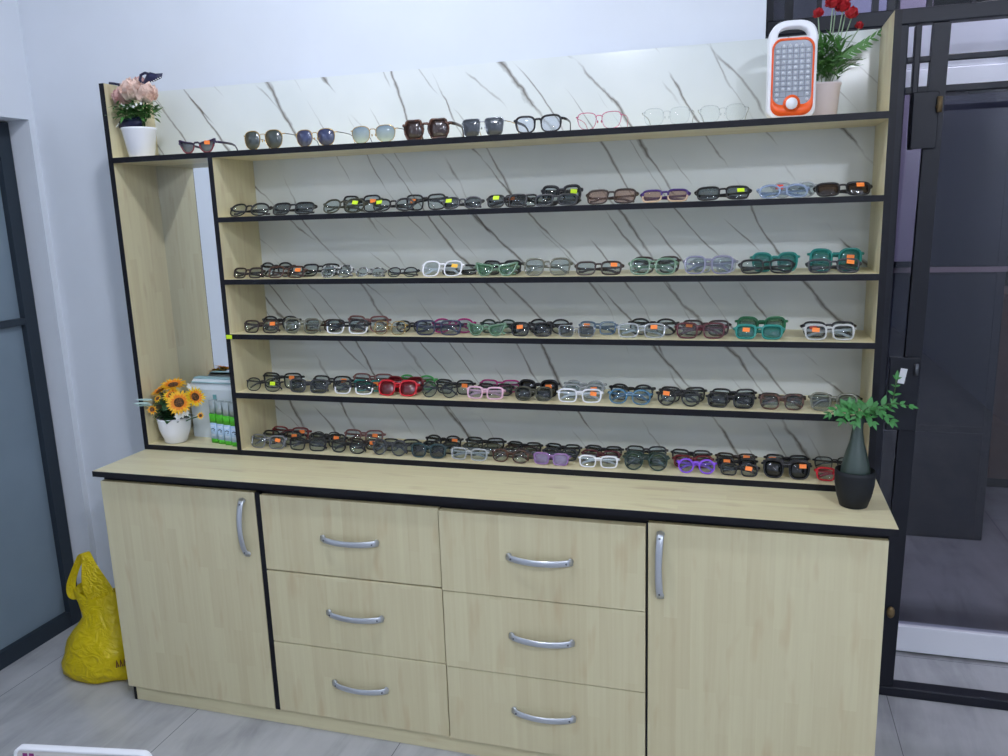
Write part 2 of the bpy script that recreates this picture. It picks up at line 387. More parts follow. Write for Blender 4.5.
for z0, z1 in ((0.02, 0.50), (0.53, H + 0.41), (H + 0.44, H + 1.12)): MB().box(-0.27, 0.285, -0.19, -0.18, z0, z1, 0.003).build('door', 'navy_cabinet', t)
t = thing('side_table', 'brown wooden counter seen through the glass at the right edge', 'counter', (3.42, 2.95, 0))
MB().box(-0.33, 0.16, -0.2, 0.2, 0.05, 1.0, 0.006).build('body', 'brown_board', t); MB().box(-0.35, 0.17, -0.22, 0.22, 1.0, 1.03, 0.004).build('top', 'brown_board', t); MB().box(-0.32, 0.15, -0.19, 0.19, 0, 0.05).build('plinth', 'black_edge', t)
tag(MB().box(2.447, 2.568, 1.84, 1.90, H + 0.47, 2.9, 0.003).build('hanging_post', flat('grey_lilac', (140, 132, 150), 0.5)), 'pale lilac post behind the gate bars', 'post')
tag(MB().box(2.02, 2.30, 1.0, 1.02, H + 1.255, H + 1.52, 0.002).build('lit_wall_board', 'lilac_post'), 'pale lilac board added as the lit wall behind the transom and red flowers', 'sign')  # added board standing in for the lit outer wall seen through the transom
tag(MB().box(1.925, 2.068, 0.70, 0.715, H + 1.22, H + 1.6, 0.002).build('roller_blind', flat('blind_grey', (172, 172, 178), 0.7)), 'pale grey blind behind the transom above the lantern', 'blind')
t = thing('ceiling_light', 'small round lamp on the passage ceiling', 'lamp', (3.45, 4.5, 2.9))
MB().lathe([(0.10, 0), (0.10, -0.03)], n=24).build('lamp_base', 'white_plastic', t); MB().lathe([(0.095, -0.03), (0.07, -0.05), (0.001, -0.055)], n=24).build('lamp_shade', 'lamp_glow_outside', t)
t = thing('ceiling_light', 'small lamp over the glass door on the passage side', 'lamp', (2.75, 1.55, 2.9))
MB().lathe([(0.08, 0), (0.08, -0.03)], n=24).build('lamp_base', 'white_plastic', t); MB().lathe([(0.075, -0.03), (0.055, -0.05), (0.001, -0.055)], n=24).build('lamp_shade', 'lamp_glow_outside', t)
t = thing('fill_tube', 'added unseen fill tube over the entrance between gate and glass door', 'lamp', (2.75, 0.76, 2.78))  # tube added out of view to brighten the white door rails and sill
MB().box(-0.45, 0.45, -0.03, 0.03, 0.03, 0.17, 0.004).build('lamp_base', 'white_plastic', t); MB().tube([(-0.43, 0, 0.0), (0.43, 0, 0.0)], 0.018, 14).build('tube', 'fill_glow_porch', t)
m = MB(); [m.box(x - 0.01, x + 0.01, -0.015, 0.015, -0.015, 0.03) for x in (-0.44, 0.44)]; m.build('end_cap', 'white_plastic', t)
struct(MB().box(1.66, 3.75, 0.66, 0.95, 2.95, 3.02).build('ceiling_porch', 'ceiling_paint'), 'white ceiling over the entrance', 'ceiling')
struct(MB().box(3.6, 3.75, 0.66, 6.0, 0, 2.95).build('wall_passage_right', 'navy_wall'), 'dark side wall of the passage beyond the gate', 'wall')

# ------------------------------------------------------------------ base cabinet and worktop
cab = thing('base_cabinet', 'long maple base cabinet with two doors and six drawers', 'cabinet', (0, 0, 0))
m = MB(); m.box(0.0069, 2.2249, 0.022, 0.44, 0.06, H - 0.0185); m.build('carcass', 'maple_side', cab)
m = MB(); m.box(0.0069, 2.2249, 0.0175, 0.022, 0.06, H - 0.0185); m.box(0.5495, 0.5647, 0.0015, 0.0178, H - 0.7349, H - 0.0383); m.box(1.6712, 1.6741, 0.0015, 0.0178, H - 0.7349, H - 0.0383); m.build('front_edging', 'black_edge', cab)
MB().box(0.0175, 2.2149, 0.020, 0.43, 0.0, 0.06).build('plinth', 'maple_band', cab)
MB().box(0.0085, 0.0175, 0.018, 0.43, 0.0, 0.06).build('plinth_end', 'black_edge', cab)
def handle(parent, c, vertical=False, L=0.177):
    m = MB(); n = 14; pts = []; rr = []
    for i in range(n + 1):
        u = -1 + 2 * i / n
        out = 0.004 + 0.021 * (1 - u * u) ** 0.75
        pts.append((u * L / 2, -out, -0.003 * (1 - u * u))); rr.append((0.0028 + 0.001 * (1 - abs(u)), 0.0085 + 0.001 * abs(u)))
    m.tube(pts, rr, 10, up=(0, 0, 1))
    for sx in (-1, 1): m.tube([(sx * (L / 2 - 0.006), -0.0055, 0), (sx * (L / 2 - 0.006), 0.0, 0)], (0.008, 0.0095), 10)
    h = m.build('handle', 'aluminium', parent, c); h['label'] = 'silver bow handle'
    if vertical: h.rotation_euler = (0, PI / 2, 0)
    s = MB()
    for sx in (-1, 1): s.tube([(sx * (L / 2 - 0.014), -0.0165, -0.0015), (sx * (L / 2 - 0.014), -0.008, -0.0015)], 0.0026, 8)
    s.build('screw', 'screw_grey', h)
zr = [H - 0.7345, H - 0.5042, H - 0.2752, H - 0.0423]
for x0, x1, vx in ((0.0069, 0.548, 0.509), (1.6756, 2.2249, 1.707)):
    d = MB().box(x0, x1, 0.0, 0.0165, H - 0.7349, H - 0.0383, 0.0012).build('door', 'maple_vertical_dim', cab)
    handle(d, (vx, 0, H - 0.147), True)
for ci, (x0, x1, hx) in enumerate(((0.5662, 1.1155, 0.845), (1.1192, 1.6697, 1.396))):
    for r in range(3):
        dz = -0.0022 if ci else 0.0
        yo = (-0.004 if ci else 0.0) - (0.002 * (r if ci else -r))
        z0, z1 = zr[r] + (0.0028 if r == 2 and not ci else 0.0012) + (dz if r else 0), zr[r + 1] - 0.0015 + dz
        d = MB().box(x0, x1, min(yo, 0) , 0.0165, z0, z1, 0.0012).build('drawer', 'maple_vertical_dim', cab)
        handle(d, (hx, min(yo, 0), H - (0.612, 0.387, 0.158)[r]))

wt = thing('worktop', 'continuous maple worktop with black front edge under the shelf', 'worktop', (0, 0, 0))
MB().box(0.003, 2.2403, -0.0205, 0.44, H - 0.018, H, 0.0008).build('slab', 'maple_flat_lit', wt)
MB().box(0.003, 2.2403, -0.0225, -0.0205, H - 0.0175, H - 0.0005).build('edge_band', 'black_edge', wt)

# ------------------------------------------------------------------ open display shelf
sh = thing('display_shelf', 'wide open maple display shelf edged in black with marble back', 'shelf', (0, 0, H))
YF, YB = 0.212, 0.425
def part(nm, mat, b, band):
    o = MB().box(*b).build(nm, mat, sh)
    MB().box(*band).build('edge_band', 'black_edge', o); return o
e = 0.0022
for x0, x1, z0, z1, nm in ((0.0, 0.016, 0.0, 1.15, 'side_panel'), (2.2, 2.216, 0.0, 1.15, 'side_panel'), (0.3555, 0.3701, 0.0165, 0.9154, 'divider')):
    part(nm, 'maple_side', (x0, x1, YF + e, YB, z0, z1), (x0, x1, YF, YF + e, z0, z1))
part('bottom_board', 'maple_flat_lit', (0.016, 2.2, YF + e, YB, 0.0, 0.0165), (0.016, 2.2, YF, YF + e, 0.0, 0.0165))
part('shelf_board', 'maple_flat_lit', (0.016, 2.2, YF + e, YB, 0.9154, 0.9315), (0.016, 2.2, YF, YF + e, 0.9154, 0.9315))
for zb, zt in ((0.7268, 0.7418), (0.5405, 0.5562), (0.3727, 0.3879), (0.1858, 0.2033)):
    part('shelf_board', 'maple_flat_lit', (0.3701, 2.2, YF + e, YB, zb, zt), (0.3701, 2.2, YF, YF + e, zb, zt))
bpn = MB().box(0.0, 2.216, YB, 0.438, 0.0, 1.15).build('back_panel', 'marble_board', sh); bpn['label'] = 'white marble patterned back board'
mr = MB().box(0.016, 0.3555, 0.404, 0.41, 0.0165, 0.9154).build('mirror', 'mirror_silver', sh); mr['label'] = 'tall narrow mirror'
st = MB().box(0.358, 0.378, 0.2105, 0.212, 0.374, 0.386).build('price_sticker', 'lime_sticker', sh); st['label'] = 'lime sticker'

# ------------------------------------------------------------------ LED lantern on the top ledge
ln = thing('rechargeable_lantern', 'white and orange LED lantern standing on the top ledge', 'lantern', (1.985, 0.262, H + 0.9319), (0, 0, math.radians(6)))
m = MB(); rp = rounded(-0.052, 0.052, 0.0, 0.172, 0.018, 6); m.prism(rp[:7] + [(0.052, 0.168), (-0.052, 0.168)] + rp[21:], -0.018, 0.020)
o = m.build('body', 'white_plastic', ln)
bv = o.modifiers.new('soft', 'BEVEL'); bv.width = 0.005; bv.segments = 3; bv.limit_method = 'ANGLE'
def arch(a, b, zc, n=22, p=2.8):
    return [(-math.copysign(abs(math.cos(PI * i / n)) ** (2 / p), math.cos(PI * i / n)) * a, zc + b * math.sin(PI * i / n) ** (2 / p)) for i in range(n + 1)]
m = MB(); oo, ii = arch(0.0519, 0.045, 0.158), arch(0.034, 0.026, 0.163)
L = [[m.bm.verts.new((x, y, z)) for x, z in q] for q, y in ((oo, -0.0178), (oo, 0.0198), (ii, 0.0198), (ii, -0.0178))]
for k in range(4):
    A, B = L[k], L[(k + 1) % 4]
    for i in range(len(A) - 1): m._f([A[i], A[i + 1], B[i + 1], B[i]]).smooth = False
o = m.build('carry_handle', 'white_plastic', ln)
bv = o.modifiers.new('soft', 'BEVEL'); bv.width = 0.004; bv.segments = 3; bv.limit_method = 'ANGLE'
def ring(m, o1, o2, y0, y1):
    n = len(o1); A = [[m.bm.verts.new((x, y, z)) for x, z in o] for o, y in ((o1, y1), (o1, y0), (o2, y0), (o2, y1))]
    for P, Q in zip(A, A[1:]):
        for k in range(n): m._f([P[k], P[(k + 1) % n], Q[(k + 1) % n], Q[k]])
m = MB(); ring(m, rounded(-0.0455, 0.0455, 0.005, 0.166, 0.022), rounded(-0.0415, 0.0415, 0.028, 0.161, 0.019), -0.0205, -0.016)
o = m.build('face_ring', 'orange_plastic', ln)
MB().tube([(0, -0.0205, 0.030), (0, -0.016, 0.030)], 0.0185, 24).build('dial_rim', 'orange_plastic', ln)
MB().tube([(0, -0.0245, 0.030), (0, -0.018, 0.030)], 0.0125, 24).build('dial_knob', 'white_plastic', ln)
MB().prism(rounded(-0.0415, 0.0415, 0.028, 0.161, 0.019), -0.0190, -0.017).build('reflector', flat('reflector_silver', (138, 143, 150), 0.35, 0.3), ln)
m = MB()
for i in range(6):
    for k in range(11):
        x, z = -0.0325 + i * 0.013, 0.0385 + k * 0.0112
        if z < 0.055 and abs(x) < 0.024: continue
        if z > 0.146 and abs(x) > 0.03: continue
        m.ball((x, -0.0187, z), 0.0042, 1, (1, 0.6, 1))
m.build('led_grid', flat('led_clear', (225, 228, 232), 0.08, 0.4), ln)
m = MB()
for i in range(7):
    x = -0.039 + i * 0.013; m.box(x - 0.0005, x + 0.0005, -0.0200, -0.0186, 0.045, 0.150)
for k in range(10):
    z = 0.0441 + k * 0.0112; m.box(-0.039, 0.039, -0.0200, -0.0186, z - 0.0005, z + 0.0005)
m.build('grid_bars', 'screw_grey', ln)

ln.scale = (1.07, 1.0, 1.10)
# ------------------------------------------------------------------ flower helpers
def frame_to(n):
    n = Vector(n).normalized(); return n.to_track_quat('Z', 'Y').to_matrix()
def sunflower(parent, c, n, r, petal='sun_petal', rows=2):
    n = Vector(n).normalized(); R = frame_to(n); c = Vector(c); m = MB()
    for q in range(rows + 1):
        k = (17 if r > 0.02 else 10); m.mi = 1 if q == rows else 0; ln_ = 0.40 if q == rows else 0.70
        for i in range(k):
            a = 2 * PI * (i + 0.5 * q) / k + rnd.uniform(-0.08, 0.08); d = R @ Vector((math.cos(a), math.sin(a), 0.12 + 0.25 * q))
            m.leaf(c + R @ Vector((math.cos(a), math.sin(a), 0.02 * q)) * r * 0.30, d, r * rnd.uniform(0.92, 1.1) * ln_, r * 0.21, n, 0.12, 3)
    h = m.build('flower_head', [petal, 'sun_petal_orange'], parent, normals=False)
    m = MB(); m.ball(c + n * r * 0.03, r * 0.40, 2, (1, 1, 0.35), R); m.build('flower_center', 'sun_center', h)
    return h
def puff(parent, c, r, mat, n=46, nm='flower_head'):
    m = MB(); c = Vector(c)
    for i in range(n):
        ph = math.acos(1 - 1.75 * (i + 0.5) / n); th = i * 2.399963
        d = Vector((math.sin(ph) * math.cos(th), math.sin(ph) * math.sin(th), math.cos(ph)))
        tn = Vector((-d.y, d.x, 0.0)); tn = tn.normalized() if tn.length > 0.01 else Vector((1, 0, 0))
        ax = (d * 0.9 + tn * rnd.uniform(-0.6, 0.6) + Vector((0, 0, 0.5))).normalized()
        m.leaf(c + d * r * 0.45, ax, r * rnd.uniform(0.6, 0.75), r * 0.75, d, 0.45, 4, 0.3)
    m.ball(c, r * 0.6, 2)
    return m.build(nm, mat, parent, normals=False)
def spray(m, base, n, L, W, spread, rn, up=0.4, leafn=7):
    """n feathery sprigs from base"""
    base = Vector(base)
    for i in range(n):
        a = rn.uniform(0, 2 * PI); el = rn.uniform(-0.15, 1.0) * spread
        d = Vector((math.cos(a), math.sin(a), up + el)).normalized(); l = L * rn.uniform(0.6, 1.05)
        for k in range(leafn):
            t = (k + 1) / leafn; p = base + d * (l * t) - Vector((0, 0, 0.25 * l * t * t))
            for sgn in (-1, 1):
                sd = d.cross(Vector((0, 0, 1))).normalized() * sgn
                m.leaf(p, d * 0.7 + sd + Vector((0, 0, 0.25)), W * (1.5 - 0.7 * t), W * 0.35, (0, 0, 1), 0.25, 3)
        m.tube([base, base + d * l * 0.5 - Vector((0, 0, 0.06 * l)), base + d * l - Vector((0, 0, 0.25 * l))], 0.0012, 5)

# pot with peonies and navy ribbon on the left end of the top ledge
p1 = thing('flower_pot', 'white pot of pink peonies with navy ribbon on top ledge', 'flower pot', (0.088, 0.258, H + 0.9319))
MB().lathe([(0.034, 0.0), (0.037, 0.002), (0.050, 0.080), (0.052, 0.082), (0.052, 0.087), (0.049, 0.087), (0.047, 0.075)], n=36, cap1=False).build('pot', 'white_ceramic', p1)
MB().lathe([(0.0475, 0.072), (0.03, 0.078), (0.001, 0.08)], n=24, cap0=False).build('soil', 'leaf_dark', p1)
m = MB()
for dx, dy in ((-0.01, 0.0), (0.008, 0.006), (0.0, -0.008), (0.018, 0.002), (-0.02, 0.004)): m.tube([(dx, dy, 0.07), (dx * 1.3, dy, 0.12), (dx * 2.0, dy * 2, 0.18)], 0.003, 6)
m.build('stems', 'stem_green', p1)
r1 = random.Random(3); m = MB()
for i in range(330):
    a = r1.uniform(0, 2 * PI); el = r1.uniform(-0.25, 0.55); p = Vector((r1.uniform(-0.048, 0.055), r1.uniform(-0.045, 0.03), r1.uniform(0.114, 0.156)))
    m.leaf(p, (math.cos(a), math.sin(a) - 0.2, el), r1.uniform(0.024, 0.044), r1.uniform(0.007, 0.012), (0, 0, 1), r1.uniform(0.0, 0.5), 3)
m.leaf((-0.05, -0.052, 0.124), (-1, -0.1, 0.03), 0.062, 0.005, (0, 0, 1), 0.05, 4)
m.clamp(x0=-0.070, y1=0.155); m.build('foliage', 'leaf_green', p1, normals=False)
puff(p1, (0.004, -0.016, 0.190), 0.040, 'peony_pink'); puff(p1, (-0.034, -0.012, 0.172), 0.034, 'peony_rose'); puff(p1, (0.052, -0.010, 0.178), 0.036, 'peony_pink'); puff(p1, (0.008, 0.022, 0.205), 0.032, 'peony_rose')
m = MB()
for x, z in ((0.0, 0.146), (0.012, 0.141), (0.024, 0.147), (0.034, 0.143), (0.045, 0.148), (-0.008, 0.150), (0.062, 0.15)):
    for a in range(5): m.leaf((x, -0.052, z), (math.cos(a * 1.257), -0.4, math.sin(a * 1.257)), 0.006, 0.004, (0, -1, 0), 0.1, 2)
m.build('small_flowers', 'white_petal', p1, normals=False)
rb = MB()
rb.ribbon([(0.030, 0.0, 0.212), (0.044, -0.004, 0.226), (0.062, -0.006, 0.230), (0.084, -0.006, 0.228), (0.108, -0.004, 0.232)], [(0.012, 0, 0.006), (0.010, 0, 0.013), (0.006, 0, 0.015), (0.004, 0, 0.011), (0.003, 0, 0.007)])
rb.tube([(0.040, -0.004, 0.212), (0.026, -0.002, 0.224), (0.030, 0.0, 0.240), (0.046, 0.0, 0.245), (0.062, -0.003, 0.240)], 0.0028, 6)
rb.ribbon([(-0.028, 0.0, 0.212), (-0.050, 0.006, 0.218), (-0.078, 0.008, 0.224), (-0.098, 0.01, 0.227)], (0.001, 0, 0.0035)); rb.ribbon([(-0.060, 0.01, 0.222), (-0.062, 0.012, 0.205), (-0.052, 0.012, 0.185)], (0.006, 0, 0.001))
o = rb.build('ribbon', 'navy_ribbon', p1, normals=False); o.modifiers.new('thick', 'SOLIDIFY').thickness = 0.0015
m = MB()
for i in range(7): m.ball((0.058 + i * 0.008, -0.010, 0.211 + i * 0.0025), 0.0022, 1)
m.build('beads', 'white_petal', o)
rb = MB()
rb.ribbon([(0.03, -0.02, 0.104), (0.0, -0.03, 0.098), (-0.03, -0.028, 0.100), (-0.052, -0.018, 0.098), (-0.064, -0.01, 0.096)], [(0, 0, 0.015), (0, 0, 0.016), (0.0, 0, 0.015), (0, 0, 0.010), (0, 0, 0.007)])
o = rb.build('ribbon', 'navy_ribbon', p1, normals=False); o.modifiers.new('thick', 'SOLIDIFY').thickness = 0.0015
m = MB()
for i in range(3): m.ball((-0.054 - i * 0.004, -0.022, 0.101 - i * 0.004), 0.0024, 1)
m.build('beads', 'white_petal', o)

# white pot with red carnations behind the lantern
p2 = thing('flower_pot', 'pale pot of red carnations behind the lantern', 'flower pot', (2.066, 0.350, H + 0.9319))
MB().lathe([(0.030, 0.0), (0.033, 0.002), (0.040, 0.080), (0.042, 0.082), (0.042, 0.086), (0.039, 0.086), (0.037, 0.074)], n=32, cap1=False).build('pot', flat('blush_ceramic', (232, 218, 220), 0.35), p2)
MB().lathe([(0.0375, 0.070), (0.02, 0.076), (0.001, 0.082)], n=24, cap0=False).build('soil', 'leaf_dark', p2)
r2 = random.Random(11); m = MB()
spray(m, (0.0, 0.0, 0.11), 20, 0.10, 0.017, 0.9, r2, 0.5); spray(m, (0.012, -0.008, 0.125), 10, 0.10, 0.016, 0.5, r2, 0.35)
for i in range(240):
    a = r2.uniform(0, 2 * PI); p = Vector((r2.uniform(-0.03, 0.04), r2.uniform(-0.03, 0.03), r2.uniform(0.095, 0.185)))
    m.leaf(p, (math.cos(a), math.sin(a), r2.uniform(0.2, 1.4)), r2.uniform(0.025, 0.05), r2.uniform(0.006, 0.011), (0, 0, 1), r2.uniform(0.0, 0.4), 3)
for dx, dz in ((0.10, 0.182), (0.086, 0.168), (0.115, 0.190)):
    for k in range(8):
        t = (k + 1) / 8
        for sg in (-1, 1): m.leaf((dx * t, -0.012, 0.125 + (dz - 0.125) * t), (0.8, -0.1, 0.35 + sg * 0.6), 0.022, 0.006, (0, -1, 0.2), 0.15, 3)
m.clamp(x0=-0.03, x1=0.125, y0=-0.052, y1=0.068); m.build('foliage', 'leaf_green', p2, normals=False)
m = MB(); heads = [(-0.020, -0.008, 0.250, 0.014), (0.012, -0.01, 0.272, 0.021), (0.036, -0.004, 0.262, 0.020), (0.056, -0.008, 0.242, 0.017), (0.022, 0.012, 0.292, 0.020), (0.048, 0.0, 0.285, 0.018), (0.074, -0.010, 0.213, 0.011)]
for x, y, z, r in heads: m.tube([(x * 0.2, 0, 0.08), (x * 0.6, y * 0.5, 0.16), (x, y, z - r * 0.5)], 0.0015, 5)
m.build('stems', flat('stem_pale', (150, 172, 140), 0.6), p2)
for x, y, z, r in heads: puff(p2, (x, y, z), r, 'carnation_red', 26)

# sunflowers in a white pot, bottom of the mirror niche
p3 = thing('flower_pot', 'white pot of yellow sunflowers in the mirror niche', 'flower pot', (0.089, 0.262, H + 0.0169))
MB().lathe([(0.030, 0.0), (0.035, 0.003), (0.049, 0.045), (0.0535, 0.080), (0.0545, 0.086), (0.0515, 0.086), (0.050, 0.074)], n=36, cap1=False).build('pot', 'white_ceramic', p3)
MB().lathe([(0.0505, 0.070), (0.03, 0.078), (0.001, 0.076)], n=24, cap0=False).build('soil', 'leaf_dark', p3)
r3 = random.Random(5); m = MB()
for i in range(95):
    a = r3.uniform(0, 2 * PI); m.leaf((r3.uniform(-0.015, 0.015), r3.uniform(-0.015, 0.015), r3.uniform(0.078, 0.150)), (math.cos(a), math.sin(a) - 0.15, r3.uniform(-0.1, 0.7)), r3.uniform(0.045, 0.068), r3.uniform(0.022, 0.034), (0, 0, 1), r3.uniform(0.1, 0.5), 5)
m.clamp(x0=-0.070, x1=0.095, y1=0.05, z0=0.06); m.build('foliage', 'leaf_dark', p3, normals=False)
m = MB(); hd = [((0.012, 0.0, 0.192), (0.1, -0.25, 1), 0.043, 'sun_petal'), ((-0.030, -0.012, 0.176), (-0.35, -0.35, 0.9), 0.038, 'sun_petal'), ((0.064, -0.046, 0.146), (0.45, -0.85, 0.35), 0.042, 'sun_petal'), ((0.100, -0.012, 0.158), (0.85, -0.3, 0.4), 0.036, 'sun_petal_lemon'), ((0.030, -0.035, 0.168), (0.0, -0.6, 0.8), 0.030, 'sun_petal_lemon'),
    ((-0.012, -0.052, 0.158), (-0.1, -0.8, 0.5), 0.016, 'sun_petal_lemon'), ((-0.040, -0.050, 0.120), (0.3, -0.95, 0.2), 0.019, 'sun_petal'), ((0.118, -0.018, 0.098), (0.3, -0.9, 0.3), 0.014, 'sun_petal_lemon')]
for c, n, r, pm in hd:
    c2 = Vector(c) - Vector(n).normalized() * 0.006; m.tube([(c[0] * 0.15, c[1] * 0.2, 0.06), (c[0] * 0.6, c[1] * 0.5, 0.06 + (c[2] - 0.06) * 0.6), c2], 0.002, 6)
m.build('stems', 'stem_green', p3)
for c, n, r, pm in hd: sunflower(p3, c, n, r, pm, 2 if r > 0.02 else 1)
m = MB()
for grp in (((0.078, 0.0, 0.190), (0.090, 0.004, 0.186)), ((0.072, -0.048, 0.108), (0.060, -0.052, 0.102), (0.086, -0.042, 0.113))):
    m = MB()
    for c in grp:
        for a in range(6): m.leaf(c, (math.cos(a * 1.05), -0.5, math.sin(a * 1.05)), 0.014, 0.011, (0, -1, 0.3), 0.2, 3)
    m.build('small_flowers', 'white_petal', p3, normals=False)
m = MB()
for dz, dd in ((0.158, 0.0), (0.150, 0.012), (0.142, 0.004)): m.leaf((-0.034, -0.050 - dd, dz - 0.006), (-1, -0.28, 0.05 + (dz - 0.15) * 4), 0.060, 0.012, (0, -0.4, 1), 0.05, 5)
m.build('pale_leaf', 'leaf_pale', p3, normals=False)

# pale carton and lens-cleaner bottles beside it
flat('carton_white', (216, 226, 230), 0.6, vary=0.05, scale=20); flat('carton_teal', (120, 176, 180), 0.55); flat('carton_shade', (160, 196, 202), 0.55)
bx = thing('paper_bag', 'white and teal folded paper bag behind the cleaner bottles', 'bag', (0.214, 0.357, H + 0.0169), (0, 0, math.radians(-3)))
m = MB(); hw, hd_ = 0.105, 0.034
secs = [(0.0, 1.0, 1.0), (0.09, 1.0, 0.95), (0.165, 0.99, 0.9), (0.188, 0.97, 0.62), (0.196, 0.965, 0.40)]
rings = []
for z, kx, ky in secs:
    rings.append([m.bm.verts.new((sx * hw * kx, sy * hd_ * ky, z)) for sx, sy in ((-1, -1), (-0.3, -1.02), (0.3, -1.0), (1, -1), (0.9, 0), (1, 1), (-1, 1), (-0.9, 0))])
for A, B in zip(rings, rings[1:]):
    for k in range(8): m._f([A[k], A[(k + 1) % 8], B[(k + 1) % 8], B[k]]).smooth = False
m._f(rings[0][::-1]); m._f(rings[-1]); m.build('bag_body', 'carton_white', bx)
m = MB()
for x in (-0.002,): m.box(x - 0.007, x + 0.006, -0.0362, -0.0342, 0.003, 0.150)
m.build('teal_stripe', 'carton_teal', bx)
m = MB(); m.box(-0.100, 0.100, -0.014, 0.013, 0.1965, 0.2015, 0.002); m.box(-0.100, 0.100, -0.029, -0.020, 0.186, 0.189, 0.001); m.build('folded_rim', 'carton_shade', bx)
clear('cap_clear', (206, 220, 222), 0.12, 0.55, 0.1, (196, 210, 212)); flat('label_blue', (176, 204, 232), 0.4); flat('bottle_green', (74, 176, 36), 0.35); flat('eye_dark', (40, 56, 84), 0.5)
def bottle(loc, lab, rz):
    t = thing('cleaner_bottle', lab, 'bottle', loc, (0, 0, rz), 'lens cleaner bottles in the mirror niche')
    w, d = 0.0128, 0.012
    def rr(z0, z1, k, nm, mat):
        m = MB(); m.prism(rounded(-w * k, w * k, -d * k, d * k, 0.004 * k, 4), z0, z1, True)
        for v in m.bm.verts: v.co = Vector((v.co.x, v.co.z, v.co.y))
        return m.build(nm, mat, t)
    rr(0.0, 0.014, 1.0, 'base', 'bottle_green'); b = rr(0.014, 0.068, 0.985, 'body', 'label_blue'); rr(0.068, 0.098, 1.0, 'shoulder_band', 'bottle_green'); rr(0.098, 0.142, 0.86, 'cap', 'cap_clear')
    m = MB(); m.tube([(-0.007, -d * 0.985 - 0.0003, 0.046), (0, -d * 0.985 - 0.0003, 0.049), (0.007, -d * 0.985 - 0.0003, 0.045)], (0.0003, 0.0016), 6, up=(0, 0, 1)); m.ball((0.003, -d * 0.985, 0.041), 0.0026, 1, (1, 0.2, 1)); m.build('eye_mark', 'eye_dark', b)
    m = MB()
    for z, a in ((0.060, 0.009), (0.057, 0.007), (0.029, 0.008), (0.025, 0.006)): m.box(-a, a, -d * 0.985 - 0.0004, -d * 0.985, z - 0.0006, z + 0.0006)
    m.build('label_lettering', 'white_plastic', b)
    m = MB(); m.tube([(0, 0, 0.098), (0, 0, 0.128)], 0.005, 8); m.tube([(0, 0.003, 0.128), (0, -0.007, 0.130)], 0.003, 8); m.build('spray_nozzle', 'white_plastic', t)
for i, (x, y) in enumerate(((0.231, 0.282), (0.263, 0.273), (0.295, 0.264), (0.327, 0.255))):
    bottle((x, y, H + 0.0169), ('green banded lens cleaner bottle next to the sunflower pot', 'green banded lens cleaner bottle, second from the sunflower pot', 'green banded lens cleaner bottle, third from the sunflower pot', 'green banded lens cleaner bottle touching the shelf divider')[i], math.radians(-6 + 3 * i))

# dark planter with bottle vase on the right end of the worktop
p4 = thing('planter', 'dark planter holding a grey vase on the worktop end', 'planter', (2.1595, 0.118, H))
MB().lathe([(0.028, 0.0), (0.032, 0.002), (0.040, 0.028), (0.0455, 0.058), (0.0465, 0.082), (0.0455, 0.092), (0.042, 0.092), (0.041, 0.07), (0.036, 0.02)], n=40, cap1=True).build('pot', 'planter_black', p4)
vs = MB().lathe([(0.026, 0.024), (0.034, 0.040), (0.0345, 0.075), (0.0325, 0.100), (0.025, 0.132), (0.0165, 0.162), (0.0125, 0.19), (0.0125, 0.205), (0.0165, 0.224), (0.0145, 0.224), (0.0115, 0.205)], n=28, cap1=False).build('bottle_vase', 'vase_glass', None, (2.1595, 0.118, H))
tag(vs, 'smoky grey bottle vase inside the dark planter', 'vase')
fp = thing('fern_sprig', 'green artificial fern sprigs standing in the grey vase', 'plant', (2.1595, 0.118, H + 0.20))
m = MB(); st = MB()
r4 = random.Random(21)
fr = [((-0.062, 0.0, 0.030), 0.3), ((-0.036, -0.02, 0.022), 0.3), ((0.030, -0.02, 0.018), 0.2), ((0.070, -0.012, 0.020), 0.5), ((0.108, -0.006, 0.056), 0.1), ((0.078, 0.0, 0.118), 0.0), ((0.02, 0.02, 0.036), 0.2), ((-0.01, -0.03, 0.02), 0.4), ((0.045, -0.02, 0.045), 0.2), ((-0.03, 0.015, 0.045), 0.2)]
for (x, y, z), drp in fr:
    P = [Vector((0, 0, -0.02)), Vector((0.05 * x, 0.05 * y, 0.012)), Vector((0.11 * x, 0.11 * y, 0.032))]
    for k in range(1, 6):
        t = k / 5; P.append(Vector((x * (0.11 + 0.89 * t), y * (0.11 + 0.89 * t), 0.032 + (z - 0.032) * t + 0.014 * math.sin(PI * t))))
    if z > 0.1: P = [Vector((0, 0, -0.02)), Vector((0.005, 0, 0.026)), Vector((0.04, 0, 0.034)), Vector((0.064, 0, 0.045)), Vector((0.072, 0, 0.06)), Vector((0.075, 0, 0.08)), Vector((0.077, 0, 0.10)), Vector((0.078, 0, 0.118))]
    st.tube(P, 0.0013, 5)
    for k in range(3, 8):
        d = (P[k] - P[k - 1]).normalized(); sd = d.cross(Vector((0, -0.6, 0.8))).normalized()
        for sg in (-1, 1):
            L = (0.028 if z < 0.1 else 0.020) * (1.1 - 0.05 * k) * r4.uniform(0.7, 1.15)
            m.leaf(P[k], d * r4.uniform(0.5, 1.1) + sd * sg + Vector((0, r4.uniform(-0.6, 0.3), r4.uniform(-0.3, 0.4))), L, L * 0.5, (r4.uniform(-0.3, 0.3), -0.6, 0.8), r4.uniform(0.0, 0.3), 4)
    m.leaf(P[-1], P[-1] - P[-2], 0.022, 0.009, (0, -0.6, 0.8), 0.1, 4)
[setattr(v.co, 'z', max(v.co.z, 0.027)) for v in m.bm.verts if abs(v.co.x) < 0.024 and abs(v.co.y) < 0.024]; m.build('foliage', 'leaf_fern', fp, normals=False); st.build('stems', 'stem_green', fp)

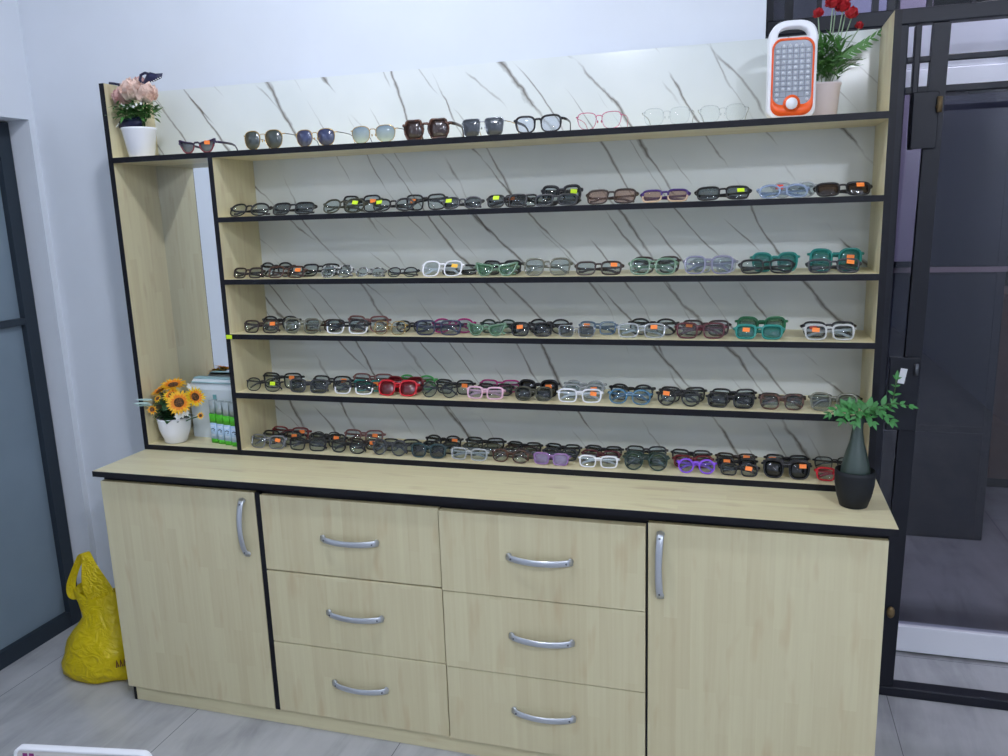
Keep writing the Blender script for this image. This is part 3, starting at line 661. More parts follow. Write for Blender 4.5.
# yellow plastic bag on the floor
t_ = NT('yellow_plastic'); nb = t_.bsdf(rgb(232, 210, 18), 0.32); tl = t_.n('ShaderNodeBsdfTranslucent', Color=rgb(240, 214, 20)); mx = t_.n('ShaderNodeMixShader', Fac=0.3)
nz = t_.n('ShaderNodeTexNoise', Scale=6.5, Detail=2.0, Distortion=1.6); bmp = t_.n('ShaderNodeBump', Strength=0.5, Distance=0.03); t_.l(nz.outputs[0], bmp.inputs['Height']); t_.l(bmp.outputs[0], nb.inputs['Normal'])
t_.l(nb.outputs[0], mx.inputs[1]); t_.l(tl.outputs[0], mx.inputs[2]); MATS['yellow_plastic'] = t_.done(mx)
yb = thing('plastic_bag', 'crumpled yellow plastic carrier bag on the floor beside the cabinet', 'bag', (-0.215, 0.165, 0))
r5 = random.Random(8); m = MB(); NB = 30
secs = [(0.004, 0.135, 0.105, 0.0), (0.012, 0.158, 0.125, 0.0), (0.040, 0.166, 0.13, 0.0), (0.08, 0.152, 0.122, 0.006), (0.115, 0.144, 0.112, 0.010), (0.145, 0.130, 0.096, 0.012), (0.170, 0.106, 0.074, 0.010), (0.195, 0.088, 0.056, 0.006), (0.245, 0.098, 0.046, -0.004), (0.285, 0.114, 0.038, -0.01)]
rings = []
ph = [r5.uniform(0, 6.28) for _ in range(6)]
for j, (z, rx, ry, ox) in enumerate(secs):
    ring_ = []
    for k in range(NB):
        a = 2 * PI * k / NB; q = 1 + 0.035 * math.sin(3 * a + ph[0] + j * 0.6) + 0.028 * math.sin(7 * a + ph[1] - j * 0.9) + 0.02 * math.sin(11 * a + ph[2] + j * 1.7) + r5.uniform(-0.012, 0.012)
        ring_.append(m.bm.verts.new((ox + rx * q * math.cos(a), ry * q * math.sin(a), z + (0.012 * math.sin(4 * a + ph[3]) * (j / 9)))))
    rings.append(ring_)
for A, B in zip(rings, rings[1:]):
    for k in range(NB): m._f([A[k], A[(k + 1) % NB], B[(k + 1) % NB], B[k]])
m._f(rings[0][::-1])
m.build('bag_body', 'yellow_plastic', yb)
def strap(pts, ws, nm='handle'):
    m = MB(); m.ribbon(pts, ws); o = m.build(nm, 'yellow_plastic', yb, normals=False)
    o.modifiers.new('thick', 'SOLIDIFY').thickness = 0.0012; sb = o.modifiers.new('soft', 'SUBSURF'); sb.levels = 1; sb.render_levels = 2
    return o
# tall handle: a wide sheet in front rising to a peak, a narrow strip coming down on the far left
strap([(0.035, -0.030, 0.255), (0.010, -0.028, 0.32), (-0.018, -0.018, 0.37), (-0.034, -0.006, 0.412), (-0.045, 0.0, 0.428), (-0.060, -0.002, 0.418), (-0.078, -0.012, 0.375), (-0.098, -0.022, 0.33), (-0.112, -0.022, 0.285), (-0.098, -0.02, 0.25)],
      [(0.074, 0.01, 0), (0.060, 0.01, 0.008), (0.034, 0.008, 0.010), (0.018, 0.006, 0.006), (0.010, 0.012, 0.002), (0.008, 0.014, 0.0), (0.008, 0.012, 0.0), (0.010, 0.012, 0), (0.014, 0.01, 0), (0.02, 0.008, 0)])
strap([(0.075, 0.0, 0.26), (0.092, 0.01, 0.31), (0.098, 0.02, 0.335), (0.110, 0.03, 0.31), (0.112, 0.036, 0.265)], [(0.030, 0.01, 0), (0.03, 0.012, 0), (0.012, 0.02, 0), (0.02, 0.012, 0), (0.03, 0.01, 0)])
m = MB()
for i, (dx, dz) in enumerate(((0, 0), (0.010, 0.0), (0.020, 0.001))):
    m.tube([(0.118 + dx, -0.098 + dx * 0.6, 0.07 + dz), (0.121 + dx, -0.098 + dx * 0.6, 0.095 + dz), (0.125 + dx, -0.096 + dx * 0.6, 0.072 + dz)], 0.0022, 5)
m.build('printed_lettering', flat('print_brown', (120, 60, 40), 0.5), yb)

# white sign at the lower left corner
sg = thing('sign_board', 'white rounded sign board with purple lettering, cut by the lower edge', 'sign', (0.4005, -0.578, 0), (math.radians(-2), 0, math.radians(9.7)))
W_, T_ = 0.171, 0.297
MB().prism(rounded(-W_, W_, 0.02, T_, 0.018, 6), -0.006, 0.006).build('panel', flat('sign_face', (206, 202, 196), 0.4), sg)
m = MB(); ring(m, rounded(-W_ - 0.003, W_ + 0.003, 0.017, T_ + 0.003, 0.02), rounded(-W_ + 0.004, W_ - 0.004, 0.024, T_ - 0.004, 0.015), -0.009, 0.008); m.build('rim', 'white_plastic', sg)
m = MB()
for i in range(9):
    x = -0.152 + i * 0.017
    if i < 2: m.box(x, x + 0.012, -0.0068, -0.006, T_ - 0.026, T_ - 0.012)
    else: m.box(x, x + 0.010, -0.0068, -0.006, T_ - 0.026, T_ - 0.018)
m.build('lettering', flat('sign_purple', (132, 40, 110), 0.5), sg)
m = MB(); m.box(-0.15, 0.15, -0.05, 0.05, 0.0, 0.018, 0.004); m.build('foot', 'white_plastic', sg)

# ------------------------------------------------------------------ eyeglasses
FR = {}
for nm, c, ro in (('black', (20, 20, 24), .28), ('thinblack', (26, 26, 30), .3), ('charcoal', (58, 60, 64), .3), ('darkbrown', (50, 36, 30), .28), ('rosebrown', (128, 84, 80), .3), ('maroon', (84, 30, 40), .28), ('darkred', (112, 22, 30), .28), ('red', (196, 26, 40), .25),
        ('white', (240, 240, 244), .3), ('pink', (232, 188, 206), .3), ('magenta', (176, 36, 120), .28), ('purple', (136, 78, 222), .3), ('navy', (40, 46, 72), .28), ('greenblack', (30, 52, 46), .28), ('green', (66, 170, 84), .28), ('darkgreen', (28, 104, 66), .28), ('teal', (40, 136, 126), .28), ('tealdark', (38, 64, 70), .28),
        ('olivedark', (58, 58, 42), .3), ('greywhite', (190, 192, 190), .3), ('beige', (208, 180, 150), .3), ('wine', (120, 40, 50), .28), ('indigo', (62, 34, 110), .28), ('plum', (40, 24, 58), .28)):
    FR[nm] = flat('frame_' + nm, c, ro)
for nm, c in (('gold', (196, 164, 104)), ('silver', (170, 174, 178)), ('pinkmetal', (226, 130, 160))): FR[nm] = flat('frame_' + nm, c, .25, .85)
for nm, c, so in (('clear', (226, 230, 232), .42), ('iceblue', (186, 204, 232), .55), ('greenclear', (128, 168, 136), .6), ('olivegrey', (128, 128, 108), .65), ('lilac', (178, 178, 204), .55), ('grey', (122, 124, 126), .7), ('bluegrey', (104, 136, 164), .65), ('blueclear', (66, 132, 168), .65), ('purpleclear', (178, 132, 196), .6), ('crystal', (246, 248, 249), .03)):
    FR[nm] = clear('frame_' + nm, c, .10, so, .08, c)
FR['tortoise'] = spotted('frame_tortoise', (44, 28, 22), (98, 62, 44), 130, .42, .6)
FR['leopard'] = spotted('frame_leopard', (60, 60, 60), (206, 208, 206), 170, .46, .56, .3, .85)
TWO = {'purplebeige': ('indigo', 'beige'), 'blackwhite': ('black', 'white'), 'half': ('black', 'silver'), 'purplewine': ('plum', 'wine')}
LN = {'bare': clear('lens_bare', (252, 253, 253), .02), 'clear': clear('lens_clear', (236, 241, 243), .05), 'grey': clear('lens_grey', (192, 198, 202), .06, .05, .04, (90, 94, 98)), 'dark': clear('lens_dark', (120, 124, 128), .06, .25, .04, (34, 36, 38)), 'brown': clear('lens_brown', (160, 146, 136), .06, .2, .05, (78, 64, 58)), 'rose': clear('lens_rose', (232, 218, 212), .05, .05, .05, (190, 160, 150)),
      'green': clear('lens_green', (156, 196, 168), .08, .25, .05, (110, 150, 124)), 'teal': clear('lens_teal', (120, 196, 186), .08, .35, .05, (60, 140, 130)), 'red': clear('lens_red', (170, 60, 66), .07, .5, .05, (120, 30, 40)), 'lilac': clear('lens_lilac', (206, 190, 222), .08, .3, .05, (200, 190, 216)),
      'g15': clear('lens_green_grey', (70, 80, 74), .10, .75, .04, (58, 68, 64)), 'blue': clear('lens_blue', (70, 80, 120), .10, .75, .05, (56, 66, 104)), 'smoke': clear('lens_smoke', (80, 86, 94), .10, .75, .05, (62, 68, 76)), 'cocoa': clear('lens_cocoa', (90, 68, 58), .08, .8, .05, (56, 40, 36)), 'coated': clear('lens_coated', (240, 243, 250), .05)}
LN['gradgrey'] = gradlens('lens_grey_fade', (46, 48, 56), (176, 182, 182), 0.004, 0.034); LN['gradblue'] = gradlens('lens_blue_fade', (112, 140, 158), (230, 236, 224), 0.004, 0.048, .8, .3)

def outline(kind, w, h, side, n=28):
    """one lens outline around its centre, (x, z); side +1: the outer end is at +x"""
    P = []
    ex = {'rect': 3.6, 'half': 3.6, 'square': 3.0, 'bold': 3.4, 'oval': 2.35, 'round': 2.0, 'cat': 2.7, 'pilot': 2.5, 'wavy': 3.2, 'big': 5.0, 'butterfly': 2.8}[kind]
    for i in range(n):
        a = 2 * PI * i / n; ca, sa = math.cos(a), math.sin(a)
        x = math.copysign(abs(ca) ** (2 / ex), ca); z = math.copysign(abs(sa) ** (2 / ex), sa)
        if kind == 'cat': pass
        elif kind == 'catx': z += 0.34 * max(0, x + 0.1) ** 1.5 * (1 if z > -0.2 else 0.2); x *= (1 + 0.14 * z); x -= 0.10 * (z < 0) * abs(z) * (1 if x > 0 else 0.0)
        elif kind in ('pilot',): x *= (1 + 0.10 * z)
        elif kind == 'butterfly': x *= (1 + 0.16 * z); z += 0.05 * x
        elif kind in ('rect', 'half', 'square', 'bold'): x *= (1 + 0.05 * z); z += 0.04 * x
        elif kind == 'big': x *= (1 + 0.12 * z)
        elif kind == 'wavy': q = 1 + 0.05 * math.cos(6 * a); x *= q; z *= q
        P.append((side * x * w / 2, z * h / 2))
    if kind == 'cat':
        K = [(1.06, 1.02), (0.62, 0.86), (0.0, 0.66), (-0.6, 0.55), (-0.93, 0.25), (-0.84, -0.35), (-0.5, -0.85), (-0.02, -0.98), (0.42, -0.78), (0.74, -0.2), (0.94, 0.5)]
        P = []; q = len(K)
        for i in range(q):
            p0, p1, p2, p3 = K[i - 1], K[i], K[(i + 1) % q], K[(i + 2) % q]
            for s_ in (0.0, 0.34, 0.67):
                P.append(tuple(0.5 * (2 * p1[c] + (p2[c] - p0[c]) * s_ + (2 * p0[c] - 5 * p1[c] + 4 * p2[c] - p3[c]) * s_ ** 2 + (3 * p1[c] - p0[c] - 3 * p2[c] + p3[c]) * s_ ** 3) for c in (0, 1)))
        P = [(side * x * w / 2, z * h / 2) for x, z in P]
    return P if side > 0 else P[::-1]

ASP = {'rect': .70, 'half': .60, 'square': .86, 'bold': .84, 'oval': .74, 'round': .94, 'cat': .74, 'pilot': .94, 'wavy': .92, 'big': .92, 'butterfly': .86}
RIM = {'thinblack': .0016, 'gold': .0010, 'silver': .0010, 'pinkmetal': .0010, 'crystal': .0010, 'white': .0022, 'red': .0026, 'purple': .0024, 'leopard': .0022}

def eyewear(name, cat, label, loc, yaw, W, kind, frame, lens, sticker, rn, group=None, tilt=None, opened=False, stick_side=1, lift=0.0, temple=None, hscale=1.0, rim=None):
    br = W * (0.13 if kind != 'round' else 0.15); en = W * 0.05
    w = (W - br - 2 * en) / 2; h = w * ASP[kind] * hscale
    r = rim if rim is not None else RIM.get(frame, .0024) * (1.5 if kind == 'bold' else 1.0)
    cx = br / 2 + w / 2; zc = h / 2 + r; yw = lambda x: 1.1 * x * x
    tl = math.radians(8) if tilt is None else tilt
    low = 0.0 if opened else max(0.0, (yw(W / 2) + 0.0175) * math.sin(tl) - (0.006 - 0.0015) * math.cos(tl))
    root = thing(name, label, cat, (loc[0], loc[1], loc[2] + low), (-tl, 0, yaw), group)
    two = TWO.get(frame) or (TWO['half'] if kind == 'half' else None)
    mats = [FR[two[0]], FR[two[1]]] if two else [FR[frame]]
    f = MB(); rims = []
    for s in (-1, 1):
        O = outline(kind, w, h, s)
        P = [(s * cx + x, yw(s * cx + x), zc + z) for x, z in O]
        thick = []
        for x, y, z in P:
            rr = r * (1.25 if (z > zc) else 0.9)
            if kind == 'half' and z < zc + 0.12 * h: rr = 0.0005
            thick.append((rr * 1.0, rr))
        f.tube(P, thick, 6, closed=True)
        rims.append(P)
        # end piece from the rim to the hinge
        ho = max(P, key=lambda p: s * p[0] + 0.35 * p[2]); 
        zh = zc + h * 0.28
        f.tube([(ho[0] - s * 0.002, ho[1], min(ho[2], zh + 0.002)), (s * (W / 2 - 0.003), yw(W / 2) + 0.001, zh), (s * W / 2, yw(W / 2) + 0.005, zh)], (r * 1.2, r * 1.5), 6)
    ib = br / 2 + w * 0.03
    f.tube([(-ib, yw(ib), zc + h * 0.20), (-ib * 0.5, -0.001, zc + h * 0.30), (ib * 0.5, -0.001, zc + h * 0.30), (ib, yw(ib), zc + h * 0.20)], (r * 1.1, r * 1.25), 6)
    if frame in ('gold', 'silver', 'pinkmetal', 'crystal') or kind == 'pilot':
        for s in (-1, 1): f.ball((s * br * 0.30, 0.006, zc - h * 0.05), 0.0042, 1, (0.5, 0.6, 1))
    if two:
        zt = zc + (h * 0.16 if kind == 'half' else h * 0.08)
        for fc in f.bm.faces: fc.material_index = 0 if fc.calc_center_median().z > zt else 1
    f.build('front_frame', mats, root)
    for s, P in zip((-1, 1), rims):
        m = MB(); c = Vector((s * cx, yw(s * cx) - 0.0006, zc))
        for dy in (0.0, 0.0014):
            vs = [m.bm.verts.new((c.x + (p[0] - c.x) * 0.985, p[1] + dy - 0.0004, c.z + (p[2] - c.z) * 0.985)) for p in P]
            cc = m.bm.verts.new(c + Vector((0, dy, 0)))
            for k in range(len(vs)):
                q = [vs[k], vs[(k + 1) % len(vs)], cc]; m._f(q if dy == 0 else q[::-1])
            if dy == 0: first = vs
        for k in range(len(vs)): m._f([first[k], vs[k], vs[(k + 1) % len(vs)], first[(k + 1) % len(vs)]])
        m.build('lens', LN[lens], root)
        if sticker and s == stick_side:
            sw, shh = 0.0088, 0.0056; m = MB(); zz = zc + h * rn.uniform(0.10, 0.26); xx = s * (cx + w * rn.uniform(-0.05, 0.2)); yy = yw(xx) - r - 0.0014
            m.prism(rounded(-sw, sw, -shh, shh, 0.001, 2), -0.0003, 0.0003); o = m.build('price_sticker', sticker + '_sticker', root, (xx, yy, zz)); o.rotation_euler = (0, rn.uniform(-0.12, 0.12), math.atan(2.2 * xx)); o['label'] = sticker + ' price sticker'
    tmat = MATS['frame_' + temple] if temple else mats[0]
    tr = (max(r * 0.7, .0009), max(r * (1.5 if r > .0015 else 1.0), .0012))
    zh = zc + h * 0.28; yh = yw(W / 2) + 0.006; Lt = W * 0.98
    zt_ = min(zh - 0.009, 0.004 + (yh + 0.0115) * math.tan(tl))
    for s in (-1, 1):
        if opened:
            P = [(s * W / 2, yh, zh), (s * (W / 2 + .002), yh + 0.03, zh), (s * (W / 2), yh + 0.075, zh - .001), (s * (W / 2 - .003), yh + 0.098, zh - .004), (s * (W / 2 - .006), yh + 0.112, zh - .012), (s * (W / 2 - .008), yh + 0.122, zh - 0.62 * h), (s * (W / 2 - .009), yh + 0.126, r + 0.0016)]
        else:
            o = 0.005 if s > 0 else 0.0105
            P = [(s * W / 2, yh, zh), (s * (W / 2 - .003), yh + o * .6, zh), (s * W * 0.42, yh + o, zh - .001), (0, yh + o, zh - .004), (-s * W * 0.24, yh + o, zh - .008), (-s * W * 0.34, yh + o, max(zt_, zh - h * 0.38)), (-s * W * 0.42, yh + o, max(zt_, zh - h * 0.62))]
        MB().tube(P, tr, 6, up=(0, 0, 1) if not opened else None).build('temple', tmat, root)
    lo_ = 9.0; Rm = root.rotation_euler.to_matrix()
    for ch in root.children:
        Cm = ch.rotation_euler.to_matrix()
        for v in ch.data.vertices: lo_ = min(lo_, (Rm @ (Cm @ v.co + ch.location)).z)
    root.location = (loc[0], loc[1], loc[2] - lo_)
    return root

ORD = ['', 'first', 'second', 'third', 'fourth', 'fifth', 'sixth', 'seventh', 'eighth', 'ninth', 'tenth', 'eleventh', 'twelfth', 'thirteenth', 'fourteenth', 'fifteenth', 'sixteenth', 'seventeenth', 'eighteenth', 'nineteenth', 'twentieth']
SHELF = {2: ('second shelf', 0.7418), 3: ('third shelf', 0.5562), 4: ('fourth shelf', 0.3879), 5: ('fifth shelf', 0.2033), 6: ('bottom shelf', 0.0165)}
ROWN = {0.24: 'front', 0.288: 'middle', 0.336: 'rear'}
GLASSES = [
 (2, 0.452, 0.24, 0.146, 'oval', 'black', 'clear', '', 'black oval eyeglasses', 0, 0),
 (2, 0.602, 0.24, 0.146, 'rect', 'black', 'grey', '', 'black rectangular eyeglasses with greyish lenses', 0, 0),
 (2, 0.766, 0.24, 0.148, 'oval', 'olivedark', 'clear', 'lime', 'dark olive oval eyeglasses with a lime sticker', 0, 0),
 (2, 0.926, 0.24, 0.135, 'oval', 'black', 'clear', 'lime', 'thin black oval eyeglasses with a lime sticker', 0, 0),
 (2, 1.133, 0.24, 0.123, 'oval', 'charcoal', 'grey', 'lime', 'charcoal oval eyeglasses with a lime sticker', 0, 0),
 (2, 1.262, 0.24, 0.124, 'rect', 'black', 'grey', 'lime', 'black rectangular eyeglasses with a lime sticker', 0, 0),
 (2, 1.399, 0.24, 0.126, 'rect', 'charcoal', 'grey', '', 'charcoal rectangular eyeglasses', 0, 0),
 (2, 1.546, 0.24, 0.142, 'rect', 'darkbrown', 'rose', '', 'dark brown rectangular eyeglasses with rosy lenses', 0, 0),
 (2, 1.686, 0.24, 0.129, 'rect', 'purplebeige', 'rose', '', 'purple browed eyeglasses with beige lower rims', 0.0, 1),
 (2, 1.831, 0.24, 0.141, 'rect', 'black', 'grey', 'lime', 'black rectangular eyeglasses with a lime sticker', 0, 0),
 (2, 1.976, 0.24, 0.126, 'oval', 'iceblue', 'clear', '', 'pale icy blue oval eyeglasses', 0.0, 1),
 (2, 2.114, 0.24, 0.135, 'rect', 'black', 'brown', 'orange', 'black rectangular eyeglasses with brown lenses and an orange sticker', 0.0, 1),
 (2, 0.806, 0.288, 0.135, 'rect', 'black', 'clear', 'orange', 'black eyeglasses with an orange sticker', 0.02, 0),
 (2, 1.009, 0.288, 0.132, 'rect', 'black', 'clear', 'orange', 'black eyeglasses with an orange sticker', 0.006, 0),
 (2, 1.291, 0.288, 0.102, 'rect', 'black', 'clear', 'orange', 'black eyeglasses with an orange sticker', 0.006, 0),
 (2, 1.405, 0.288, 0.116, 'bold', 'black', 'clear', 'lime', 'bold thick black eyeglasses rising above their neighbours', 0.022, 1),
 (2, 2.003, 0.288, 0.112, 'oval', 'clear', 'clear', 'red', 'see through oval eyeglasses with a small red sticker', 0.014, 1),
 (3, 0.431, 0.24, 0.11, 'rect', 'darkbrown', 'clear', '', 'dark brown rectangular eyeglasses', 0, 0),
 (3, 0.561, 0.24, 0.136, 'rect', 'tortoise', 'clear', 'orange', 'tortoiseshell eyeglasses with an orange sticker', 0, 0),
 (3, 0.731, 0.24, 0.109, 'square', 'leopard', 'clear', '', 'grey mottled square eyeglasses', 0, 0),
 (3, 0.839, 0.24, 0.099, 'oval', 'leopard', 'clear', '', 'small grey mottled oval eyeglasses', 0, 0),
 (3, 0.943, 0.24, 0.102, 'oval', 'thinblack', 'clear', '', 'thin black oval eyeglasses', 0, 0),
 (3, 1.063, 0.24, 0.13, 'square', 'white', 'clear', 'yellow', 'white square eyeglasses with a yellow sticker', 0.0, 1),
 (3, 1.223, 0.24, 0.131, 'cat', 'greenclear', 'green', '', 'green cat eye eyeglasses', 0.0, 1),
 (3, 1.37, 0.24, 0.14, 'square', 'olivegrey', 'clear', '', 'olive grey square eyeglasses', 0.0, 1),
 (3, 1.512, 0.24, 0.135, 'rect', 'darkbrown', 'clear', 'orange', 'dark brown rectangular eyeglasses with an orange sticker', 0, 0),
 (3, 1.656, 0.24, 0.132, 'square', 'greenclear', 'clear', '', 'clear green square eyeglasses', 0.0, 1),
 (3, 1.798, 0.24, 0.135, 'square', 'lilac', 'clear', '', 'pale lilac see through square eyeglasses', 0.0, 1),
 (3, 1.942, 0.24, 0.139, 'rect', 'black', 'clear', '', 'black rectangular eyeglasses', 0, 0),
 (3, 2.101, 0.24, 0.131, 'rect', 'charcoal', 'clear', 'orange', 'charcoal rectangular eyeglasses with an orange sticker', 0.0, 1),
 (3, 0.504, 0.288, 0.126, 'oval', 'black', 'clear', '', 'black oval eyeglasses tilted up', 0.016, 0),
 (3, 0.649, 0.288, 0.135, 'rect', 'black', 'clear', '', 'black rectangular eyeglasses', 0.004, 0),
 (3, 1.099, 0.288, 0.112, 'rect', 'black', 'clear', '', 'black rectangular eyeglasses', 0.002, 0),
 (3, 1.231, 0.288, 0.118, 'rect', 'black', 'grey', 'orange', 'black eyeglasses with an orange sticker', 0.014, 0),
 (3, 1.662, 0.288, 0.13, 'rect', 'darkbrown', 'clear', '', 'dark brown rectangular eyeglasses', 0.008, 0),
 (3, 1.811, 0.288, 0.122, 'rect', 'clear', 'clear', '', 'colourless see through eyeglasses', 0.008, 1),
 (3, 1.963, 0.288, 0.122, 'square', 'teal', 'teal', '', 'teal green square eyeglasses', 0.014, 0),
 (3, 2.108, 0.288, 0.134, 'square', 'teal', 'teal', 'orange', 'teal green square eyeglasses with an orange sticker', 0.02, 0),
 (4, 0.461, 0.24, 0.134, 'rect', 'darkbrown', 'clear', 'orange', 'dark brown rectangular eyeglasses with an orange sticker', 0, 0),
 (4, 0.602, 0.24, 0.133, 'square', 'olivegrey', 'clear', '', 'olive grey square eyeglasses', 0.0, 1),
 (4, 0.752, 0.24, 0.148, 'rect', 'blackwhite', 'clear', '', 'white eyeglasses with black brows', 0.0, 1),
 (4, 0.892, 0.24, 0.112, 'square', 'gold', 'clear', '', 'thin gold square eyeglasses', 0.0, 1),
 (4, 1.044, 0.24, 0.148, 'rect', 'navy', 'clear', '', 'dark navy rectangular eyeglasses', 0.0, 1),
 (4, 1.189, 0.24, 0.125, 'cat', 'greenclear', 'green', '', 'green cat eye eyeglasses', 0.0, 1),
 (4, 1.322, 0.24, 0.129, 'rect', 'black', 'grey', 'orange', 'black rectangular eyeglasses with an orange sticker', 0, 0),
 (4, 1.45, 0.24, 0.112, 'rect', 'silver', 'grey', '', 'thin silver rectangular eyeglasses', 0.0, 1),
 (4, 1.627, 0.24, 0.138, 'rect', 'clear', 'clear', 'orange', 'colourless see through eyeglasses with an orange sticker', 0.0, 1),
 (4, 1.782, 0.24, 0.135, 'rect', 'maroon', 'clear', '', 'maroon rectangular eyeglasses', 0.0, 1),
 (4, 1.928, 0.24, 0.128, 'rect', 'teal', 'teal', 'orange', 'teal rectangular eyeglasses with an orange sticker', 0.0, 1),
 (4, 2.099, 0.24, 0.129, 'rect', 'greywhite', 'clear', 'orange', 'pale grey rectangular eyeglasses with an orange sticker', 0.0, 1),
 (4, 0.502, 0.288, 0.135, 'oval', 'black', 'clear', '', 'black oval eyeglasses', 0.013, 0),
 (4, 0.645, 0.288, 0.13, 'rect', 'tortoise', 'clear', '', 'tortoiseshell rectangular eyeglasses', 0, 0),
 (4, 0.801, 0.288, 0.148, 'rect', 'rosebrown', 'clear', '', 'rose brown rectangular eyeglasses', 0.006, 1),
 (4, 0.944, 0.288, 0.112, 'oval', 'black', 'clear', '', 'black oval eyeglasses', 0, 0),
 (4, 1.072, 0.288, 0.136, 'oval', 'magenta', 'clear', '', 'magenta oval eyeglasses', 0.004, 1),
 (4, 1.211, 0.288, 0.117, 'oval', 'greenblack', 'clear', '', 'dark green oval eyeglasses', 0.003, 1),
 (4, 1.362, 0.288, 0.13, 'oval', 'black', 'clear', '', 'black oval eyeglasses', 0.004, 0),
 (4, 1.5, 0.288, 0.112, 'rect', 'bluegrey', 'clear', 'orange', 'blue grey eyeglasses with an orange sticker', 0.003, 1),
 (4, 1.653, 0.288, 0.139, 'oval', 'black', 'clear', '', 'black oval eyeglasses', 0.006, 0),
 (4, 1.792, 0.288, 0.132, 'rect', 'darkbrown', 'clear', 'orange', 'dark brown rectangular eyeglasses with an orange sticker', 0.004, 0),
 (4, 1.935, 0.288, 0.133, 'square', 'darkgreen', 'green', '', 'dark green square eyeglasses', 0.008, 1),
 (4, 2.101, 0.288, 0.136, 'rect', 'black', 'clear', 'red', 'black rectangular eyeglasses with a red sticker', 0.004, 1),
 (5, 0.449, 0.24, 0.136, 'oval', 'thinblack', 'clear', 'lime', 'thin black oval eyeglasses with a lime sticker', 0, 0),
 (5, 0.607, 0.24, 0.145, 'rect', 'charcoal', 'grey', '', 'charcoal rectangular eyeglasses', 0, 0),
 (5, 0.76, 0.24, 0.14, 'rect', 'blackwhite', 'clear', '', 'black and white rectangular eyeglasses', 0.0, 1),
 (5, 0.904, 0.24, 0.135, 'square', 'red', 'red', '', 'bright red square eyeglasses', 0.0, 1),
 (5, 1.039, 0.24, 0.122, 'round', 'thinblack', 'clear', '', 'thin black round eyeglasses', 0, 0),
 (5, 1.179, 0.24, 0.121, 'rect', 'pink', 'clear', '', 'pale pink rectangular eyeglasses', 0.0, 1),
 (5, 1.324, 0.24, 0.117, 'square', 'olivedark', 'grey', '', 'dark olive square eyeglasses', 0.0, 1),
 (5, 1.457, 0.24, 0.133, 'rect', 'white', 'clear', 'orange', 'white rectangular eyeglasses with an orange sticker', 0.0, 1),
 (5, 1.595, 0.24, 0.125, 'oval', 'blueclear', 'clear', '', 'blue see through oval eyeglasses', 0.0, 1),
 (5, 1.727, 0.24, 0.124, 'round', 'black', 'clear', 'orange', 'black round eyeglasses with an orange sticker', 0.0, 1),
 (5, 1.862, 0.24, 0.13, 'rect', 'black', 'grey', '', 'black rectangular eyeglasses with greyish lenses', 0, 0),
 (5, 1.991, 0.24, 0.118, 'square', 'tortoise', 'clear', '', 'tortoiseshell square eyeglasses', 0.0, 1),
 (5, 2.116, 0.24, 0.123, 'square', 'olivegrey', 'clear', '', 'olive grey square eyeglasses', 0.0, 1),
 (5, 0.49, 0.288, 0.148, 'rect', 'black', 'clear', 'orange', 'black rectangular eyeglasses with an orange sticker', 0.008, 0),
 (5, 0.659, 0.288, 0.143, 'rect', 'black', 'clear', 'orange', 'black rectangular eyeglasses with an orange sticker', 0.004, 0),
 (5, 0.788, 0.288, 0.108, 'rect', 'teal', 'clear', 'orange', 'teal rectangular eyeglasses with an orange sticker', 0.0, 1),
 (5, 0.91, 0.288, 0.129, 'square', 'darkred', 'red', '', 'dark red square eyeglasses', 0.004, 1),
 (5, 1.071, 0.288, 0.129, 'rect', 'black', 'clear', 'orange', 'black rectangular eyeglasses with an orange sticker', 0.008, 0),
 (5, 1.196, 0.288, 0.112, 'rect', 'black', 'clear', '', 'black rectangular eyeglasses', 0, 0),
 (5, 1.327, 0.288, 0.125, 'square', 'black', 'dark', 'orange', 'black square eyeglasses with dark lenses and an orange sticker', 0.006, 1),
 (5, 1.457, 0.288, 0.124, 'rect', 'clear', 'clear', 'orange', 'see through eyeglasses with an orange sticker', 0.004, 1),
 (5, 1.595, 0.288, 0.131, 'oval', 'black', 'clear', '', 'black oval eyeglasses', 0.006, 0),
 (5, 1.735, 0.288, 0.129, 'rect', 'black', 'clear', '', 'black rectangular eyeglasses', 0.006, 0),
 (5, 1.869, 0.288, 0.122, 'rect', 'black', 'clear', '', 'black rectangular eyeglasses', 0.003, 0),
 (5, 1.993, 0.288, 0.118, 'half', 'black', 'clear', '', 'black half rim eyeglasses', 0.006, 0),
 (5, 2.125, 0.288, 0.131, 'half', 'black', 'clear', '', 'black half rim eyeglasses', 0.003, 0),
 (5, 0.777, 0.336, 0.144, 'rect', 'rosebrown', 'clear', '', 'rose brown rectangular eyeglasses', 0.0, 1),
 (5, 0.928, 0.336, 0.132, 'oval', 'green', 'clear', '', 'bright green oval eyeglasses', 0.004, 1),
 (5, 1.195, 0.336, 0.131, 'rect', 'magenta', 'clear', '', 'magenta rectangular eyeglasses', 0.0, 1),
 (5, 1.453, 0.336, 0.126, 'oval', 'clear', 'clear', '', 'see through oval eyeglasses', 0.006, 1),
 (6, 0.444, 0.24, 0.136, 'rect', 'grey', 'clear', 'orange', 'grey rectangular eyeglasses with an orange sticker', 0.0, 1),
 (6, 0.588, 0.24, 0.137, 'rect', 'black', 'clear', '', 'black rectangular eyeglasses', 0, 0),
 (6, 0.728, 0.24, 0.129, 'oval', 'black', 'clear', '', 'black oval eyeglasses', 0, 0),
 (6, 0.866, 0.24, 0.125, 'round', 'charcoal', 'clear', '', 'charcoal round eyeglasses', 0.0, 1),
 (6, 0.994, 0.24, 0.119, 'square', 'tealdark', 'grey', '', 'dark teal square eyeglasses', 0.0, 1),
 (6, 1.122, 0.24, 0.124, 'rect', 'clear', 'clear', '', 'colourless see through eyeglasses', 0.0, 1),
